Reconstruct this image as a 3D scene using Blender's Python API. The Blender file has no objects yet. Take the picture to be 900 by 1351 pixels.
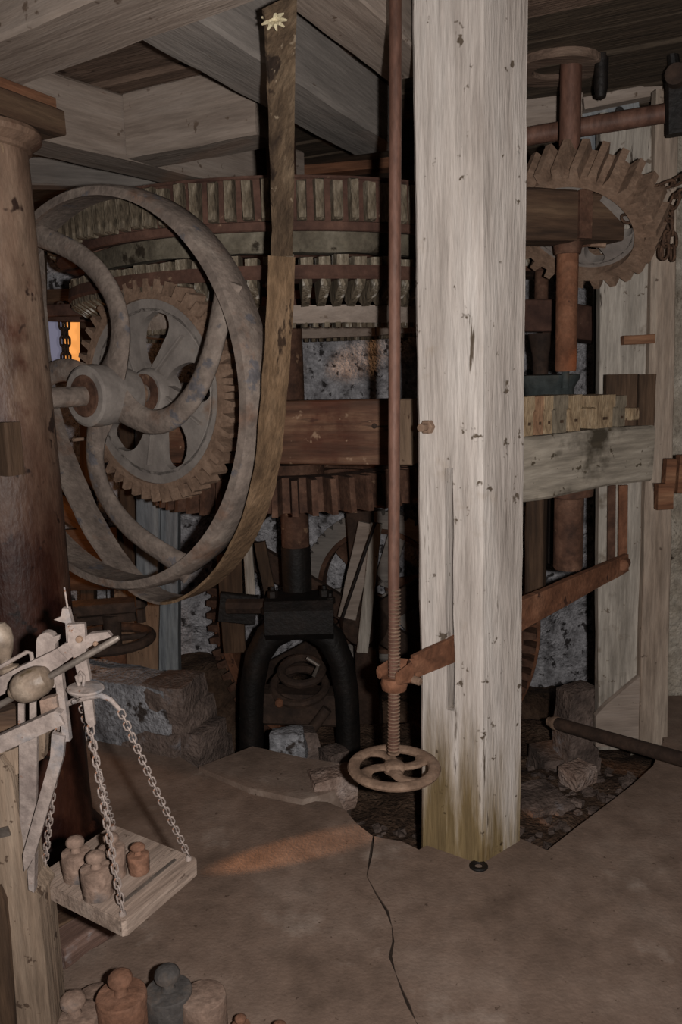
import bpy, bmesh, math, random
from mathutils import Vector, Matrix, noise
random.seed(7)
sc = bpy.context.scene
col = sc.collection
PI = math.pi
# ------------------------------------------------------------------ camera
FPX, PITCH, ROLL, EYE = 1080.0, math.radians(9.7), 0.028, 1.55
cF = Vector((0, math.cos(PITCH), -math.sin(PITCH)))
_R0 = Vector((1, 0, 0)); _U0 = Vector((0, math.sin(PITCH), math.cos(PITCH)))
cR = _R0*math.cos(ROLL) - _U0*math.sin(ROLL)
cU = _U0*math.cos(ROLL) + _R0*math.sin(ROLL)
cC = Vector((0, 0, EYE))
cam = bpy.data.cameras.new('camera'); cam.sensor_fit = 'VERTICAL'; cam.sensor_height = 24
cam.lens = 24*FPX/1351; cam.clip_start = 0.05
camo = bpy.data.objects.new('camera', cam); col.objects.link(camo)
mw = Matrix((cR, cU, -cF)).transposed().to_4x4(); mw.translation = cC
camo.matrix_world = mw
sc.camera = camo
# ------------------------------------------------------------------ world, lights, exposure
w = bpy.data.worlds.new('world'); sc.world = w; w.use_nodes = True
w.node_tree.nodes['Background'].inputs[0].default_value = (1.0, .72, .5, 1)
w.node_tree.nodes['Background'].inputs[1].default_value = 0.02
vs = sc.view_settings
vs.view_transform = 'Standard'; vs.look = 'None'; vs.gamma = 1; vs.use_curve_mapping = False
vs.exposure = 0.0
def light(name, kind, loc, energy, color, size=.03, target=None, angle=None, blend=.5):
    l = bpy.data.lights.new(name, kind); l.energy = energy; l.color = color
    l.shadow_soft_size = size
    if angle: l.spot_size = math.radians(angle); l.spot_blend = blend
    o = bpy.data.objects.new(name, l); o.location = loc; col.objects.link(o)
    if target is not None:
        o.rotation_euler = (Vector(target)-Vector(loc)).to_track_quat('-Z', 'Y').to_euler()
    return o
light('flash', 'SPOT', cC + cR*.105 + cU*.01, 230, (1, .95, .91), .018, cC + cF*3 + cU*.1 + cR*.15, 128, .9)
# warm lamp deep in the left; the narrow spots are added for orange patches
light('lamp_left', 'POINT', (-1.62, 3.75, .70), 6, (1, .42, .14), .05)
light('added_spot_floor', 'SPOT', (-1.35, 2.02, .30), 110, (1, .5, .24), .02, (-.20, 2.47, 0), 7, .35)  # added unseen source for the orange streak on the floor
light('added_spot_wall', 'SPOT', (-.55, 4.55, 1.3), 14, (1, .5, .22), .04, (.13, 5.1, 1.62), 16, .9)  # added unseen source for the orange patch on the back wall
light('added_spot_shaft', 'SPOT', (1.5, 2.3, 1.75), 14, (1, .45, .12), .03, (.86, 3.05, 1.56), 7, .8)  # added unseen source, warms the foot of the stone spindle
light('added_spot_rubble', 'SPOT', (.2, 4.3, .9), 16, (1, .5, .22), .03, (1.0, 3.5, -.1), 14, .8)  # added unseen source, warms the rubble in the right pit

# ------------------------------------------------------------------ helpers
def P(x, y, Y):
    d = cF + cR*((x-450)/FPX) - cU*((y-675.5)/FPX)
    return cC + d*(Y/d.y)
def G(x, y, z=0.0):
    d = cF + cR*((x-450)/FPX) - cU*((y-675.5)/FPX)
    return cC + d*((z-EYE)/d.z)
def lin(c):
    return tuple(((v/255)/12.92 if v/255 <= .04045 else ((v/255+.055)/1.055)**2.4) for v in c) + (1,)
AX = Vector((.445, .895, 0)).normalized()          # mill axis running away to the right
BX = Vector((AX.y, -AX.x, 0))                      # the cross axis, nearer to the right
ZX = Vector((0, 0, 1))
WM = {}
def frame(o, x=Vector((1, 0, 0)), z=ZX):
    x = Vector(x).normalized(); z = Vector(z).normalized()
    y = z.cross(x).normalized(); z = x.cross(y)
    m = Matrix((x, y, z)).transposed().to_4x4(); m.translation = Vector(o); return m
def zframe(o, z, xh=None):
    z = Vector(z).normalized()
    xh = Vector(xh) if xh is not None else (Vector((1, 0, 0)) if abs(z.x) < .9 else Vector((0, 1, 0)))
    y = z.cross(xh).normalized(); x = y.cross(z)
    m = Matrix((x, y, z)).transposed().to_4x4(); m.translation = Vector(o); return m
def link(o, parent, m):
    col.objects.link(o)
    if parent is not None:
        o.parent = parent; o.matrix_local = WM[parent.name].inverted() @ m
    else:
        o.matrix_world = m
    WM[o.name] = m.copy()
def tag(o, label=None, cat=None, group=None, kind=None):
    if label: o['label'] = label
    if cat: o['category'] = cat
    if group: o['group'] = group
    if kind: o['kind'] = kind
    return o
def thing(name, label, cat, at, group=None, m=None):
    o = bpy.data.objects.new(name, None); o.empty_display_size = .05
    link(o, None, m if m is not None else Matrix.Translation(Vector(at)))
    return tag(o, label, cat, group)
def inst(name, me, parent, m):
    o = bpy.data.objects.new(name, me); link(o, parent, m); return o

class MB:
    def __init__(s): s.v = []; s.f = []
    def add(s, v, f):
        n = len(s.v); s.v += [Vector(a) for a in v]; s.f += [tuple(i+n for i in q) for q in f]; return s
    def box(s, m, size, c=(0, 0, 0)):
        hx, hy, hz = (a/2 for a in size); c = Vector(c)
        v = [m @ (c+Vector((x, y, z))) for x in (-hx, hx) for y in (-hy, hy) for z in (-hz, hz)]
        return s.add(v, [(0, 1, 3, 2), (4, 6, 7, 5), (0, 4, 5, 1), (2, 3, 7, 6), (0, 2, 6, 4), (1, 5, 7, 3)])
    def bar(s, p0, p1, wd, ht, ch=.15, seg=1, up=ZX, taper=1.0):
        """chamfered bar from p0 to p1, wd across, ht along up"""
        p0 = Vector(p0); p1 = Vector(p1); m = frame(p0, p1-p0, up); L = (p1-p0).length
        c = min(wd, ht)*ch; a, b = wd/2, ht/2
        pr = [(-a+c, -b), (a-c, -b), (a, -b+c), (a, b-c), (a-c, b), (-a+c, b), (-a, b-c), (-a, -b+c)]
        v = []; f = []
        for i in range(seg+1):
            k = 1+(taper-1)*i/seg
            v += [m @ Vector((L*i/seg, y*k, z*k)) for y, z in pr]
        for i in range(seg):
            for j in range(8):
                k = (j+1) % 8; f.append((i*8+j, i*8+k, i*8+8+k, i*8+8+j))
        f += [tuple(reversed(range(8))), tuple(range(seg*8, seg*8+8))]
        return s.add(v, f)
    def lathe(s, m, prof, n=24, closed=False):
        v = []; f = []; k = len(prof)
        for i in range(n):
            a = 2*PI*i/n
            v += [m @ Vector((r*math.cos(a), r*math.sin(a), z)) for r, z in prof]
        for i in range(n):
            j = (i+1) % n
            for q in range(k if closed else k-1):
                q2 = (q+1) % k; f.append((i*k+q, j*k+q, j*k+q2, i*k+q2))
        if not closed:
            if prof[0][0] > 1e-6: f.append(tuple(i*k for i in reversed(range(n))))
            if prof[-1][0] > 1e-6: f.append(tuple(i*k+k-1 for i in range(n)))
        return s.add(v, f)
    def ring(s, m, r0, r1, z0, z1, n=64, ch=.003):
        return s.lathe(m, [(r0+ch, z0), (r1-ch, z0), (r1, z0+ch), (r1, z1-ch), (r1-ch, z1), (r0+ch, z1), (r0, z1-ch), (r0, z0+ch)], n, True)
    def tube(s, pts, r, n=10, caps=True, r2=None, side=None, closed=False):
        """r: radius or list; r2+side: elliptical, r along side direction"""
        pts = [Vector(p) for p in pts]; N = len(pts); v = []; f = []; px = None
        for i, p in enumerate(pts):
            if closed: t = pts[(i+1) % N]-pts[i-1]
            else: t = pts[min(i+1, N-1)]-pts[max(i-1, 0)]
            t.normalize()
            if side is not None:
                y = Vector(side); y = (y-t*y.dot(t)).normalized(); x = y.cross(t)
            else:
                if px is None: x = t.orthogonal().normalized()
                else: x = (px-t*px.dot(t)).normalized()
                px = x; y = t.cross(x)
            ra = r[i] if isinstance(r, (list, tuple)) else r
            rb = ra if r2 is None else (r2[i] if isinstance(r2, (list, tuple)) else r2)
            for j in range(n):
                a = 2*PI*j/n; v.append(p + x*(ra*math.cos(a)) + y*(rb*math.sin(a)))
        for i in range(N if closed else N-1):
            for j in range(n):
                k = (j+1) % n; i2 = (i+1) % N; f.append((i*n+j, i*n+k, i2*n+k, i2*n+j))
        if caps and not closed: f += [tuple(reversed(range(n))), tuple(range((N-1)*n, N*n))]
        return s.add(v, f)
    def prism(s, m, poly, z0, z1, seg=1):
        n = len(poly); v = []; f = []
        for i in range(seg+1):
            z = z0+(z1-z0)*i/seg; v += [m @ Vector((x, y, z)) for x, y in poly]
        for i in range(seg):
            for j in range(n):
                k = (j+1) % n; f.append((i*n+j, i*n+k, i*n+n+k, i*n+n+j))
        f += [tuple(reversed(range(n))), tuple(range(seg*n, seg*n+n))]
        return s.add(v, f)
    def mesh(s, name, mat, m=Matrix.Identity(4), rough=None, sharp=.6, recalc=True):
        if rough:
            a, k = rough
            for q in s.v:
                d = noise.noise_vector(q*k) + .5*noise.noise_vector(q*k*2.7); q += d*a
        inv = m.inverted(); me = bpy.data.meshes.new(name)
        me.from_pydata([inv @ q for q in s.v], [], s.f)
        if recalc:
            bm = bmesh.new(); bm.from_mesh(me); bmesh.ops.recalc_face_normals(bm, faces=bm.faces[:]); bm.to_mesh(me); bm.free()
        for p in me.polygons: p.use_smooth = True
        me.set_sharp_from_angle(angle=sharp)
        if mat: me.materials.append(mat)
        return me
    def build(s, name, mat, parent=None, m=None, rough=None, sharp=.6):
        if m is None: m = WM[parent.name] if parent is not None else Matrix.Translation(min(s.v, key=lambda q: q.z))
        return inst(name, s.mesh(name, mat, m, rough, sharp), parent, m)

# ------------------------------------------------------------------ materials
def material(name, stops, scale=6, stretch=(1, 1, 1), rough=.85, bump=.35, spot=None, spot_scale=14, spot_at=.62,
             patch=None, patch_scale=2.2, patch_at=.55, metal=0, detail_scale=60, dist=.01, grime=.38, zmix=None, speck=None):
    m = bpy.data.materials.new(name); m.use_nodes = True; nt = m.node_tree; N = nt.nodes; L = nt.links
    b = N['Principled BSDF']; b.inputs['Roughness'].default_value = rough; b.inputs['Metallic'].default_value = metal
    b.inputs['Specular IOR Level'].default_value = .3
    tc = N.new('ShaderNodeTexCoord'); mp = N.new('ShaderNodeMapping'); mp.inputs['Scale'].default_value = stretch
    L.new(tc.outputs['Object'], mp.inputs[0])
    n1 = N.new('ShaderNodeTexNoise'); n1.inputs['Scale'].default_value = scale; n1.inputs['Detail'].default_value = 8; n1.inputs['Roughness'].default_value = .65
    L.new(mp.outputs[0], n1.inputs['Vector'])
    r = N.new('ShaderNodeValToRGB'); L.new(n1.outputs[0], r.inputs[0])
    e = r.color_ramp.elements; k = len(stops)
    for i, c in enumerate(stops):
        pos = .3+.4*i/(k-1)
        if i < 2: e[i].position = pos; e[i].color = lin(c)
        else: q = e.new(pos); q.color = lin(c)
    colr = r.outputs[0]
    def layer(colr, c, s, at, soft, vec):
        n = N.new('ShaderNodeTexNoise'); n.inputs['Scale'].default_value = s; n.inputs['Detail'].default_value = 5; n.inputs['Roughness'].default_value = .6
        L.new(vec, n.inputs['Vector'])
        mr = N.new('ShaderNodeMapRange'); mr.inputs[1].default_value = at; mr.inputs[2].default_value = at+soft
        L.new(n.outputs[0], mr.inputs[0])
        mx = N.new('ShaderNodeMix'); mx.data_type = 'RGBA'; L.new(mr.outputs[0], mx.inputs[0]); L.new(colr, mx.inputs[6]); mx.inputs[7].default_value = lin(c)
        return mx.outputs[2]
    if patch: colr = layer(colr, patch, patch_scale, patch_at, .12, tc.outputs['Object'])
    if spot: colr = layer(colr, spot, spot_scale, spot_at, .05, mp.outputs[0])
    if speck:
        vo = N.new('ShaderNodeTexNoise'); vo.inputs['Scale'].default_value = speck[1]; vo.inputs['Detail'].default_value = 3; vo.inputs['Roughness'].default_value = .75
        L.new(tc.outputs['Object'], vo.inputs['Vector']); mr = N.new('ShaderNodeMapRange'); mr.inputs[1].default_value = speck[2]; mr.inputs[2].default_value = speck[2]+.05
        L.new(vo.outputs[0], mr.inputs[0]); sm_ = N.new('ShaderNodeMix'); sm_.data_type = 'RGBA'; L.new(mr.outputs[0], sm_.inputs[0]); L.new(colr, sm_.inputs[6]); sm_.inputs[7].default_value = lin(speck[0]); colr = sm_.outputs[2]
    ng = N.new('ShaderNodeTexNoise'); ng.inputs['Scale'].default_value = scale*4.3; ng.inputs['Detail'].default_value = 7; ng.inputs['Roughness'].default_value = .7
    L.new(mp.outputs[0], ng.inputs['Vector'])
    mg = N.new('ShaderNodeMapRange'); mg.inputs[1].default_value = .32; mg.inputs[2].default_value = .66; mg.inputs[3].default_value = 1-grime; mg.inputs[4].default_value = 1+grime*.35
    L.new(ng.outputs[0], mg.inputs[0])
    if zmix:
        sx = N.new('ShaderNodeSeparateXYZ'); L.new(tc.outputs['Object'], sx.inputs[0])
        az = N.new('ShaderNodeMath'); az.operation = 'MULTIPLY_ADD'; L.new(n1.outputs[0], az.inputs[0]); az.inputs[1].default_value = 1.6; L.new(sx.outputs[2], az.inputs[2])
        zr = N.new('ShaderNodeMapRange'); zr.inputs[1].default_value = zmix[0]+.8; zr.inputs[2].default_value = zmix[1]+.8; zr.inputs[3].default_value = 1; zr.inputs[4].default_value = 0
        L.new(az.outputs[0], zr.inputs[0]); zx = N.new('ShaderNodeMix'); zx.data_type = 'RGBA'; zx.blend_type = 'MULTIPLY'; L.new(zr.outputs[0], zx.inputs[0]); L.new(colr, zx.inputs[6]); zx.inputs[7].default_value = lin(zmix[2]); colr = zx.outputs[2]
    vm = N.new('ShaderNodeVectorMath'); vm.operation = 'SCALE'; L.new(colr, vm.inputs[0]); L.new(mg.outputs[0], vm.inputs['Scale'])
    L.new(vm.outputs[0], b.inputs['Base Color'])
    n2 = N.new('ShaderNodeTexNoise'); n2.inputs['Scale'].default_value = detail_scale; n2.inputs['Detail'].default_value = 6
    L.new(mp.outputs[0], n2.inputs['Vector'])
    ad = N.new('ShaderNodeMath'); ad.operation = 'ADD'; L.new(n1.outputs[0], ad.inputs[0]); L.new(n2.outputs[0], ad.inputs[1])
    bp = N.new('ShaderNodeBump'); bp.inputs['Strength'].default_value = bump; bp.inputs['Distance'].default_value = dist
    L.new(ad.outputs[0], bp.inputs['Height']); L.new(bp.outputs[0], b.inputs['Normal'])
    return m
ZG = (5, 5, .5); XG = (.5, 5, 5)
def wood(name, stops, g=XG, **k):
    k.setdefault('scale', 3.2); k.setdefault('detail_scale', 22)
    return material(name, stops, stretch=g, **k)
M = {}
M['post'] = wood('whitewashed_post', [(150, 139, 131), (190, 180, 172), (208, 200, 193)], ZG, scale=2.4, spot=(92, 80, 68), spot_scale=5, spot_at=.66, patch=(160, 142, 122), patch_scale=3.0, patch_at=.6, bump=.45, grime=.22, zmix=(.05, .5, (176, 160, 120)), speck=((96, 84, 72), 16, .645))
M['joist'] = wood('dusty_joist', [(122, 108, 98), (146, 132, 121), (160, 147, 137)], XG, spot=(104, 76, 60), spot_scale=4, spot_at=.68, bump=.3, grime=.22, speck=((104, 88, 76), 14, .66))
M['joist_grey'] = wood('grey_joist', [(112, 106, 101), (132, 125, 119), (148, 140, 133)], XG, spot=(92, 78, 66), spot_at=.68, bump=.3, grime=.22)
M['plank'] = wood('ceiling_plank', [(78, 62, 52), (112, 92, 79), (134, 114, 100)], XG, bump=.5, speck=((70, 54, 44), 12, .63))
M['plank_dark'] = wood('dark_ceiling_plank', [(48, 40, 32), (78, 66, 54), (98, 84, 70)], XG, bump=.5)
M['brownbeam'] = wood('varnished_brown_beam', [(60, 41, 31), (98, 68, 52), (142, 110, 86)], XG, scale=2.2, rough=.6, patch=(84, 50, 36), patch_scale=4, patch_at=.52, spot=(44, 30, 24), spot_scale=2.5, spot_at=.62, speck=((146, 118, 96), 14, .63))
M['endwood'] = wood('pale_end_wood', [(102, 82, 66), (134, 112, 92)], ZG, speck=((80, 60, 46), 14, .62))
M['mossbeam'] = wood('mould_stained_whitewash_beam', [(110, 102, 90), (160, 150, 136), (180, 171, 158)], XG, scale=2.2, patch=(74, 66, 54), patch_scale=3.6, patch_at=.54, spot=(50, 44, 36), spot_scale=3, spot_at=.66, speck=((84, 74, 60), 16, .62))
M['board'] = wood('whitewashed_board', [(124, 116, 106), (160, 152, 142), (176, 168, 158)], ZG, patch=(108, 96, 82), patch_scale=7, patch_at=.58, spot=(60, 50, 42), spot_scale=8, spot_at=.66, speck=((104, 92, 80), 19, .64))
M['batten'] = wood('brown_grey_batten', [(128, 112, 98), (152, 136, 122), (166, 152, 138)], ZG, speck=((92, 78, 68), 14, .65))
M['bluepost'] = wood('blue_grey_post', [(96, 100, 104), (126, 130, 134), (146, 148, 148)], ZG)
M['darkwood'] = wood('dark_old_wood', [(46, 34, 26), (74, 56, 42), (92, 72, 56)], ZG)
M['darkwoodx'] = wood('dark_old_plank', [(46, 34, 26), (80, 60, 46), (100, 80, 62)], XG)
M['orangewood'] = wood('reddish_wood', [(78, 50, 34), (118, 80, 58), (142, 106, 80)], XG)
M['cog'] = material('weathered_wooden_cog', [(56, 48, 38), (104, 92, 76), (148, 137, 120)], scale=11, stretch=(2, 2, .7), spot=(190, 184, 174), spot_scale=6, spot_at=.6, bump=.7, grime=.45)
M['cogpale'] = material('pale_spare_cog', [(112, 90, 68), (158, 136, 108), (184, 164, 138)], scale=14, stretch=(2, 2, .6), spot=(92, 68, 50), spot_at=.58)
M['cogred'] = material('reddish_spare_cog', [(120, 88, 66), (166, 132, 104)], scale=10, stretch=(2, 2, .6), spot=(92, 60, 44), spot_at=.6)
M['coggrey'] = material('grey_spare_cog', [(108, 98, 84), (140, 128, 110)], scale=10, stretch=(2, 2, .6))
M['rust'] = material('rusty_iron', [(50, 34, 27), (86, 60, 47), (112, 84, 68)], scale=9, spot=(132, 104, 82), spot_at=.64, bump=.4)
M['rustband'] = material('red_brown_iron_band', [(58, 39, 33), (84, 59, 49), (102, 75, 63)], scale=5, spot=(134, 110, 90), spot_scale=22, spot_at=.66, bump=.3)
M['rustorange'] = material('bright_orange_rust', [(84, 54, 38), (116, 77, 56), (138, 98, 75)], scale=7, bump=.4, spot=(70, 44, 34), spot_at=.64)
M['rod'] = material('brown_rusted_rod', [(78, 54, 44), (104, 74, 62), (124, 92, 78)], scale=12, stretch=(1, 1, .3), rough=.6, bump=.25)
M['handrust'] = material('dusty_orange_rust', [(102, 82, 68), (128, 104, 87), (146, 122, 104)], scale=14, bump=.35, grime=.3)
M['dustiron'] = material('dusty_grey_iron', [(94, 84, 78), (124, 111, 102), (142, 130, 120)], scale=7, spot=(100, 96, 98), spot_scale=12, spot_at=.6, patch=(122, 98, 84), patch_scale=5, patch_at=.56, bump=.35)
M['greyplate'] = material('dust_coated_grey_plate', [(112, 104, 99), (130, 122, 116), (144, 136, 129)], scale=5, patch=(124, 100, 84), patch_scale=5, patch_at=.62, bump=.2, grime=.2)
M['blackiron'] = material('black_oily_iron', [(14, 12, 11), (24, 20, 18), (38, 30, 26)], scale=7, rough=.6, bump=.3)
M['darkiron'] = material('dark_brown_iron', [(40, 30, 26), (60, 46, 38), (76, 58, 48)], scale=8, bump=.3)
M['blueiron'] = material('blue_black_iron', [(40, 46, 46), (58, 64, 64), (76, 78, 76)], scale=8, bump=.2)
M['column'] = material('stained_brown_column', [(88, 66, 54), (126, 102, 86), (150, 128, 110)], scale=2.8, stretch=(1.4, 1.4, .5), patch=(74, 34, 22), patch_scale=3.4, patch_at=.5, spot=(170, 146, 116), spot_scale=9, spot_at=.68, rough=.5, bump=.3, zmix=(.9, 2.0, (118, 84, 74)), speck=((60, 44, 38), 9, .62))
M['column_dark'] = material('dark_stained_column', [(48, 30, 24), (86, 50, 36), (108, 74, 56)], scale=2.6, stretch=(1.4, 1.4, .4), patch=(56, 30, 22), patch_scale=2.6, patch_at=.5, rough=.5, bump=.25)
M['belt'] = material('worn_leather_belt', [(78, 60, 44), (122, 98, 74), (150, 124, 98)], scale=10, stretch=(1, 1, .5), spot=(62, 46, 34), spot_at=.62, bump=.5)
M['belt_old'] = material('grey_brown_leather_belt', [(58, 45, 34), (92, 75, 58), (120, 102, 82)], scale=12, stretch=(1, 1, .5), spot=(46, 34, 26), spot_at=.58, bump=.6, speck=((140, 124, 104), 22, .64))
M['dustmetal'] = material('pinkish_dusty_metal', [(112, 99, 94), (138, 125, 118), (156, 143, 136)], scale=9, patch=(110, 108, 110), patch_scale=9, patch_at=.54, bump=.3, speck=((112, 82, 66), 40, .64))
M['brass'] = material('tarnished_brass', [(78, 66, 54), (116, 101, 88), (142, 128, 114)], scale=10, rough=.5, metal=0, bump=.25, spot=(92, 78, 60), spot_scale=12, spot_at=.6)
M['steel'] = material('worn_grey_steel', [(90, 82, 76), (124, 114, 106)], scale=12, rough=.45, metal=.4, bump=.1)
M['scalewood'] = wood('pale_scale_wood', [(96, 80, 66), (128, 110, 94), (144, 128, 112)], ZG, patch=(108, 78, 60), patch_scale=4, patch_at=.6, spot=(150, 146, 142), spot_scale=4, spot_at=.68, speck=((78, 62, 50), 26, .62))
M['panwood'] = wood('dusty_pan_wood', [(118, 100, 88), (142, 124, 112), (156, 140, 128)], XG, bump=.3, speck=((96, 80, 70), 30, .63))
M['weight'] = material('rust_dusted_weight', [(92, 74, 64), (130, 108, 95), (146, 126, 113)], scale=12, patch=(84, 80, 80), patch_scale=12, patch_at=.56, bump=.4)
M['weight_red'] = material('orange_rust_weight', [(82, 56, 44), (120, 86, 68), (136, 102, 84)], scale=12, bump=.4)
M['weight_grey'] = material('dark_grey_weight', [(56, 52, 50), (76, 72, 70), (102, 88, 78)], scale=12, bump=.4)
M['concrete'] = material('brown_concrete', [(98, 81, 70), (121, 102, 90), (138, 120, 108)], scale=3, spot=(70, 54, 45), spot_scale=8, spot_at=.70, patch=(148, 133, 122), patch_scale=3.2, patch_at=.6, bump=.25, detail_scale=90, grime=.26, speck=((82, 66, 56), 30, .66))
M['crack'] = material('dark_crack_dirt', [(34, 26, 20), (54, 42, 34)], scale=20)
M['dirt'] = material('rubble_dirt', [(46, 34, 26), (84, 64, 50), (112, 92, 76)], scale=7, spot=(140, 124, 110), spot_scale=26, spot_at=.68, bump=.9, dist=.03)
M['stone'] = material('grey_brown_stone', [(66, 56, 52), (98, 84, 77), (122, 106, 98)], scale=5, patch=(120, 118, 122), patch_scale=6, patch_at=.62, bump=.7, dist=.02)
M['whitestone'] = material('blue_white_limewashed_stone', [(104, 102, 104), (142, 142, 146), (172, 172, 176)], scale=9, spot=(66, 58, 54), spot_scale=8, spot_at=.58, bump=.8, dist=.02)
M['wall'] = material('flaking_limewashed_wall', [(96, 92, 92), (184, 182, 186), (226, 224, 228)], scale=11, spot=(70, 66, 66), spot_scale=15, spot_at=.57, patch=(176, 156, 142), patch_scale=2, patch_at=.6, bump=.9, dist=.03, grime=.45)
M['wallright'] = material('cream_limewashed_wall', [(120, 108, 94), (166, 156, 142), (190, 182, 170)], scale=6, spot=(70, 58, 48), spot_scale=10, spot_at=.66, bump=.8, dist=.02)
M['mosswall'] = material('mossy_plaster_hub', [(66, 58, 48), (104, 96, 82), (130, 122, 108)], scale=6, spot=(50, 42, 32), spot_scale=9, spot_at=.6)
M['chainrust'] = material('rust_brown_chain', [(64, 46, 36), (94, 70, 54)], scale=20)
M['offcut'] = wood('flaking_offcut_wood', [(72, 54, 46), (108, 84, 74), (130, 106, 96)], XG, patch=(150, 144, 144), patch_scale=9, patch_at=.6)
M['pinkstone'] = material('pinkish_chalk_stone', [(112, 88, 76), (150, 128, 116), (172, 156, 148)], scale=9, bump=.8, dist=.02)
M['rag'] = material('cream_rag', [(170, 156, 124), (206, 196, 166)], scale=30)
def emis(name, c, s):
    m = bpy.data.materials.new(name); m.use_nodes = True; b = m.node_tree.nodes['Principled BSDF']
    b.inputs['Base Color'].default_value = lin(c); b.inputs['Emission Color'].default_value = lin(c); b.inputs['Emission Strength'].default_value = s
    return m
M['glow_warm'] = emis('warm_lit_wall_glow', (255, 170, 90), .8)  # warm light on a whitewashed surface, put in as emission
M['glow_cool'] = emis('cool_lit_wall_glow', (120, 120, 140), .55)  # bluish part of that lit surface, also self-glowing

# ------------------------------------------------------------------ setting: floor, pit, walls, ceiling
def structure(o): o['kind'] = 'structure'; return o
crack = [G(*p) for p in [(493, 1103), (489, 1130), (484, 1156), (497, 1180), (511, 1202), (517, 1222), (519, 1242), (515, 1262), (522, 1284), (530, 1305), (539, 1326), (548, 1346), (566, 1380)]] + [Vector((.4, 1.0, 0)), Vector((.5, .2, 0)), Vector((.5, -1.2, 0))]
edgeL = [Vector((-2.6, -1.2, 0)), Vector((-2.6, 4.1, 0)), Vector((-1.6, 4.0, 0)), G(180, 962), G(215, 985), G(262, 1014), G(330, 1040), G(400, 1056), G(432, 1058), G(455, 1068), G(470, 1086)]
edgeR = [G(505, 1106), G(530, 1110), G(553, 1121), Vector((.30, 2.52, 0)), Vector((.50, 2.56, 0)), Vector((.575, 2.50, 0)), G(722, 1122), G(760, 1092), G(800, 1062), G(835, 1035), G(862, 1010), Vector((1.32, 3.2, 0)), Vector((1.40, 3.66, 0)), Vector((2.9, 3.66, 0)), Vector((2.9, -1.2, 0))]
def slab(mb, pts, t=.13):
    mb.prism(Matrix.Identity(4), [(p.x, p.y) for p in pts], -t, 0)
off = Vector((.0028, 0, 0))
fl = MB()
def jag(c, s): return [p + off*s*(1.0+.9*math.sin(i*2.1)) for i, p in enumerate(c)]
slab(fl, edgeL + jag(crack, -1)); slab(fl, list(reversed(jag(crack, 1))) + [] + edgeR[0:])
floor = structure(fl.build('floor', M['concrete'], None, Matrix.Identity(4)))
cb = MB(); cb.prism(Matrix.Identity(4), [(p.x-.012, p.y) for p in crack[1:]] + [(p.x+.012, p.y) for p in reversed(crack[1:])], -.12, -.006)
cb.build('crack_filling', M['crack'], floor, Matrix.Identity(4))
def hpit(x, y):
    d = abs(y-4.55)
    h = -.34 - .6*max(0, 1-d/(.9 if -1.0 < x < -.25 and y < 4.55 else .28))*(1 if abs(x) < 1.3 else 0)
    if x > .45: h += .20*max(0, min(1, (3.9-y)/.9))
    if x < -.55: h += .1
    if y > 4.2 and x > 0: h -= .16
    h += .035*noise.noise(Vector((x*5, y*5, 0))) + .022*noise.noise(Vector((x*17, y*17, 3)))
    return h
gx, gy = 110, 90; v = []; f = []
for j in range(gy+1):
    for i in range(gx+1):
        x = -2.6+5.5*i/gx; y = 2.35+2.9*j/gy; v.append((x, y, min(hpit(x, y), -.135 if True else 0)))
for j in range(gy):
    for i in range(gx): a = j*(gx+1)+i; f.append((a, a+1, a+gx+2, a+gx+1))
pit = structure(MB().add(v, f).build('floor_pit', M['dirt'], floor, Matrix.Identity(4), sharp=1.2))
del pit['kind']
def relief(name, o, ux, uy, W, H, mat, n=(60, 50), amp=.03, k=4):
    o = Vector(o); ux = Vector(ux).normalized(); uy = Vector(uy); nn = ux.cross(uy).normalized(); v = []; f = []
    for j in range(n[1]+1):
        for i in range(n[0]+1):
            p = o+ux*(W*i/n[0])+uy*(H*j/n[1]); p = p + nn*(amp*noise.noise(p*k)+amp*.5*noise.noise(p*k*3)); v.append(p)
    for j in range(n[1]):
        for i in range(n[0]): a = j*(n[0]+1)+i; f.append((a, a+1, a+n[0]+2, a+n[0]+1))
    return structure(MB().add(v, f).build(name, mat, None, Matrix.Translation(o), sharp=2))
relief('wall_back', (-1.52, 5.1, -1.0), (1, 0, 0), (0, 0, 1), 4.45, 3.7, M['wall'], (110, 80), .05, 4)
relief('wall_back_left', (-3.2, 5.6, -1.0), (1, 0, 0), (0, 0, 1), 2.0, 3.7, M['wall'])
relief('wall_left', (-2.6, -1.2, -.6), (0, 1, 0), (0, 0, 1), 6.7, 3.3, M['wall'], (60, 30))
relief('wall_right', (1.36, 3.68, -.6), (1, 0, 0), (0, 0, 1), 1.6, 3.3, M['wallright'], (40, 60), .03, 6)
relief('wall_right_side', (2.9, -1.2, -.6), (0, 1, 0), (0, 0, 1), 4.9, 3.3, M['wallright'], (50, 30))
relief('wall_front', (-2.6, -1.2, -.6), (1, 0, 0), (0, 0, 1), 5.5, 3.3, M['wall'], (50, 30))
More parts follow.
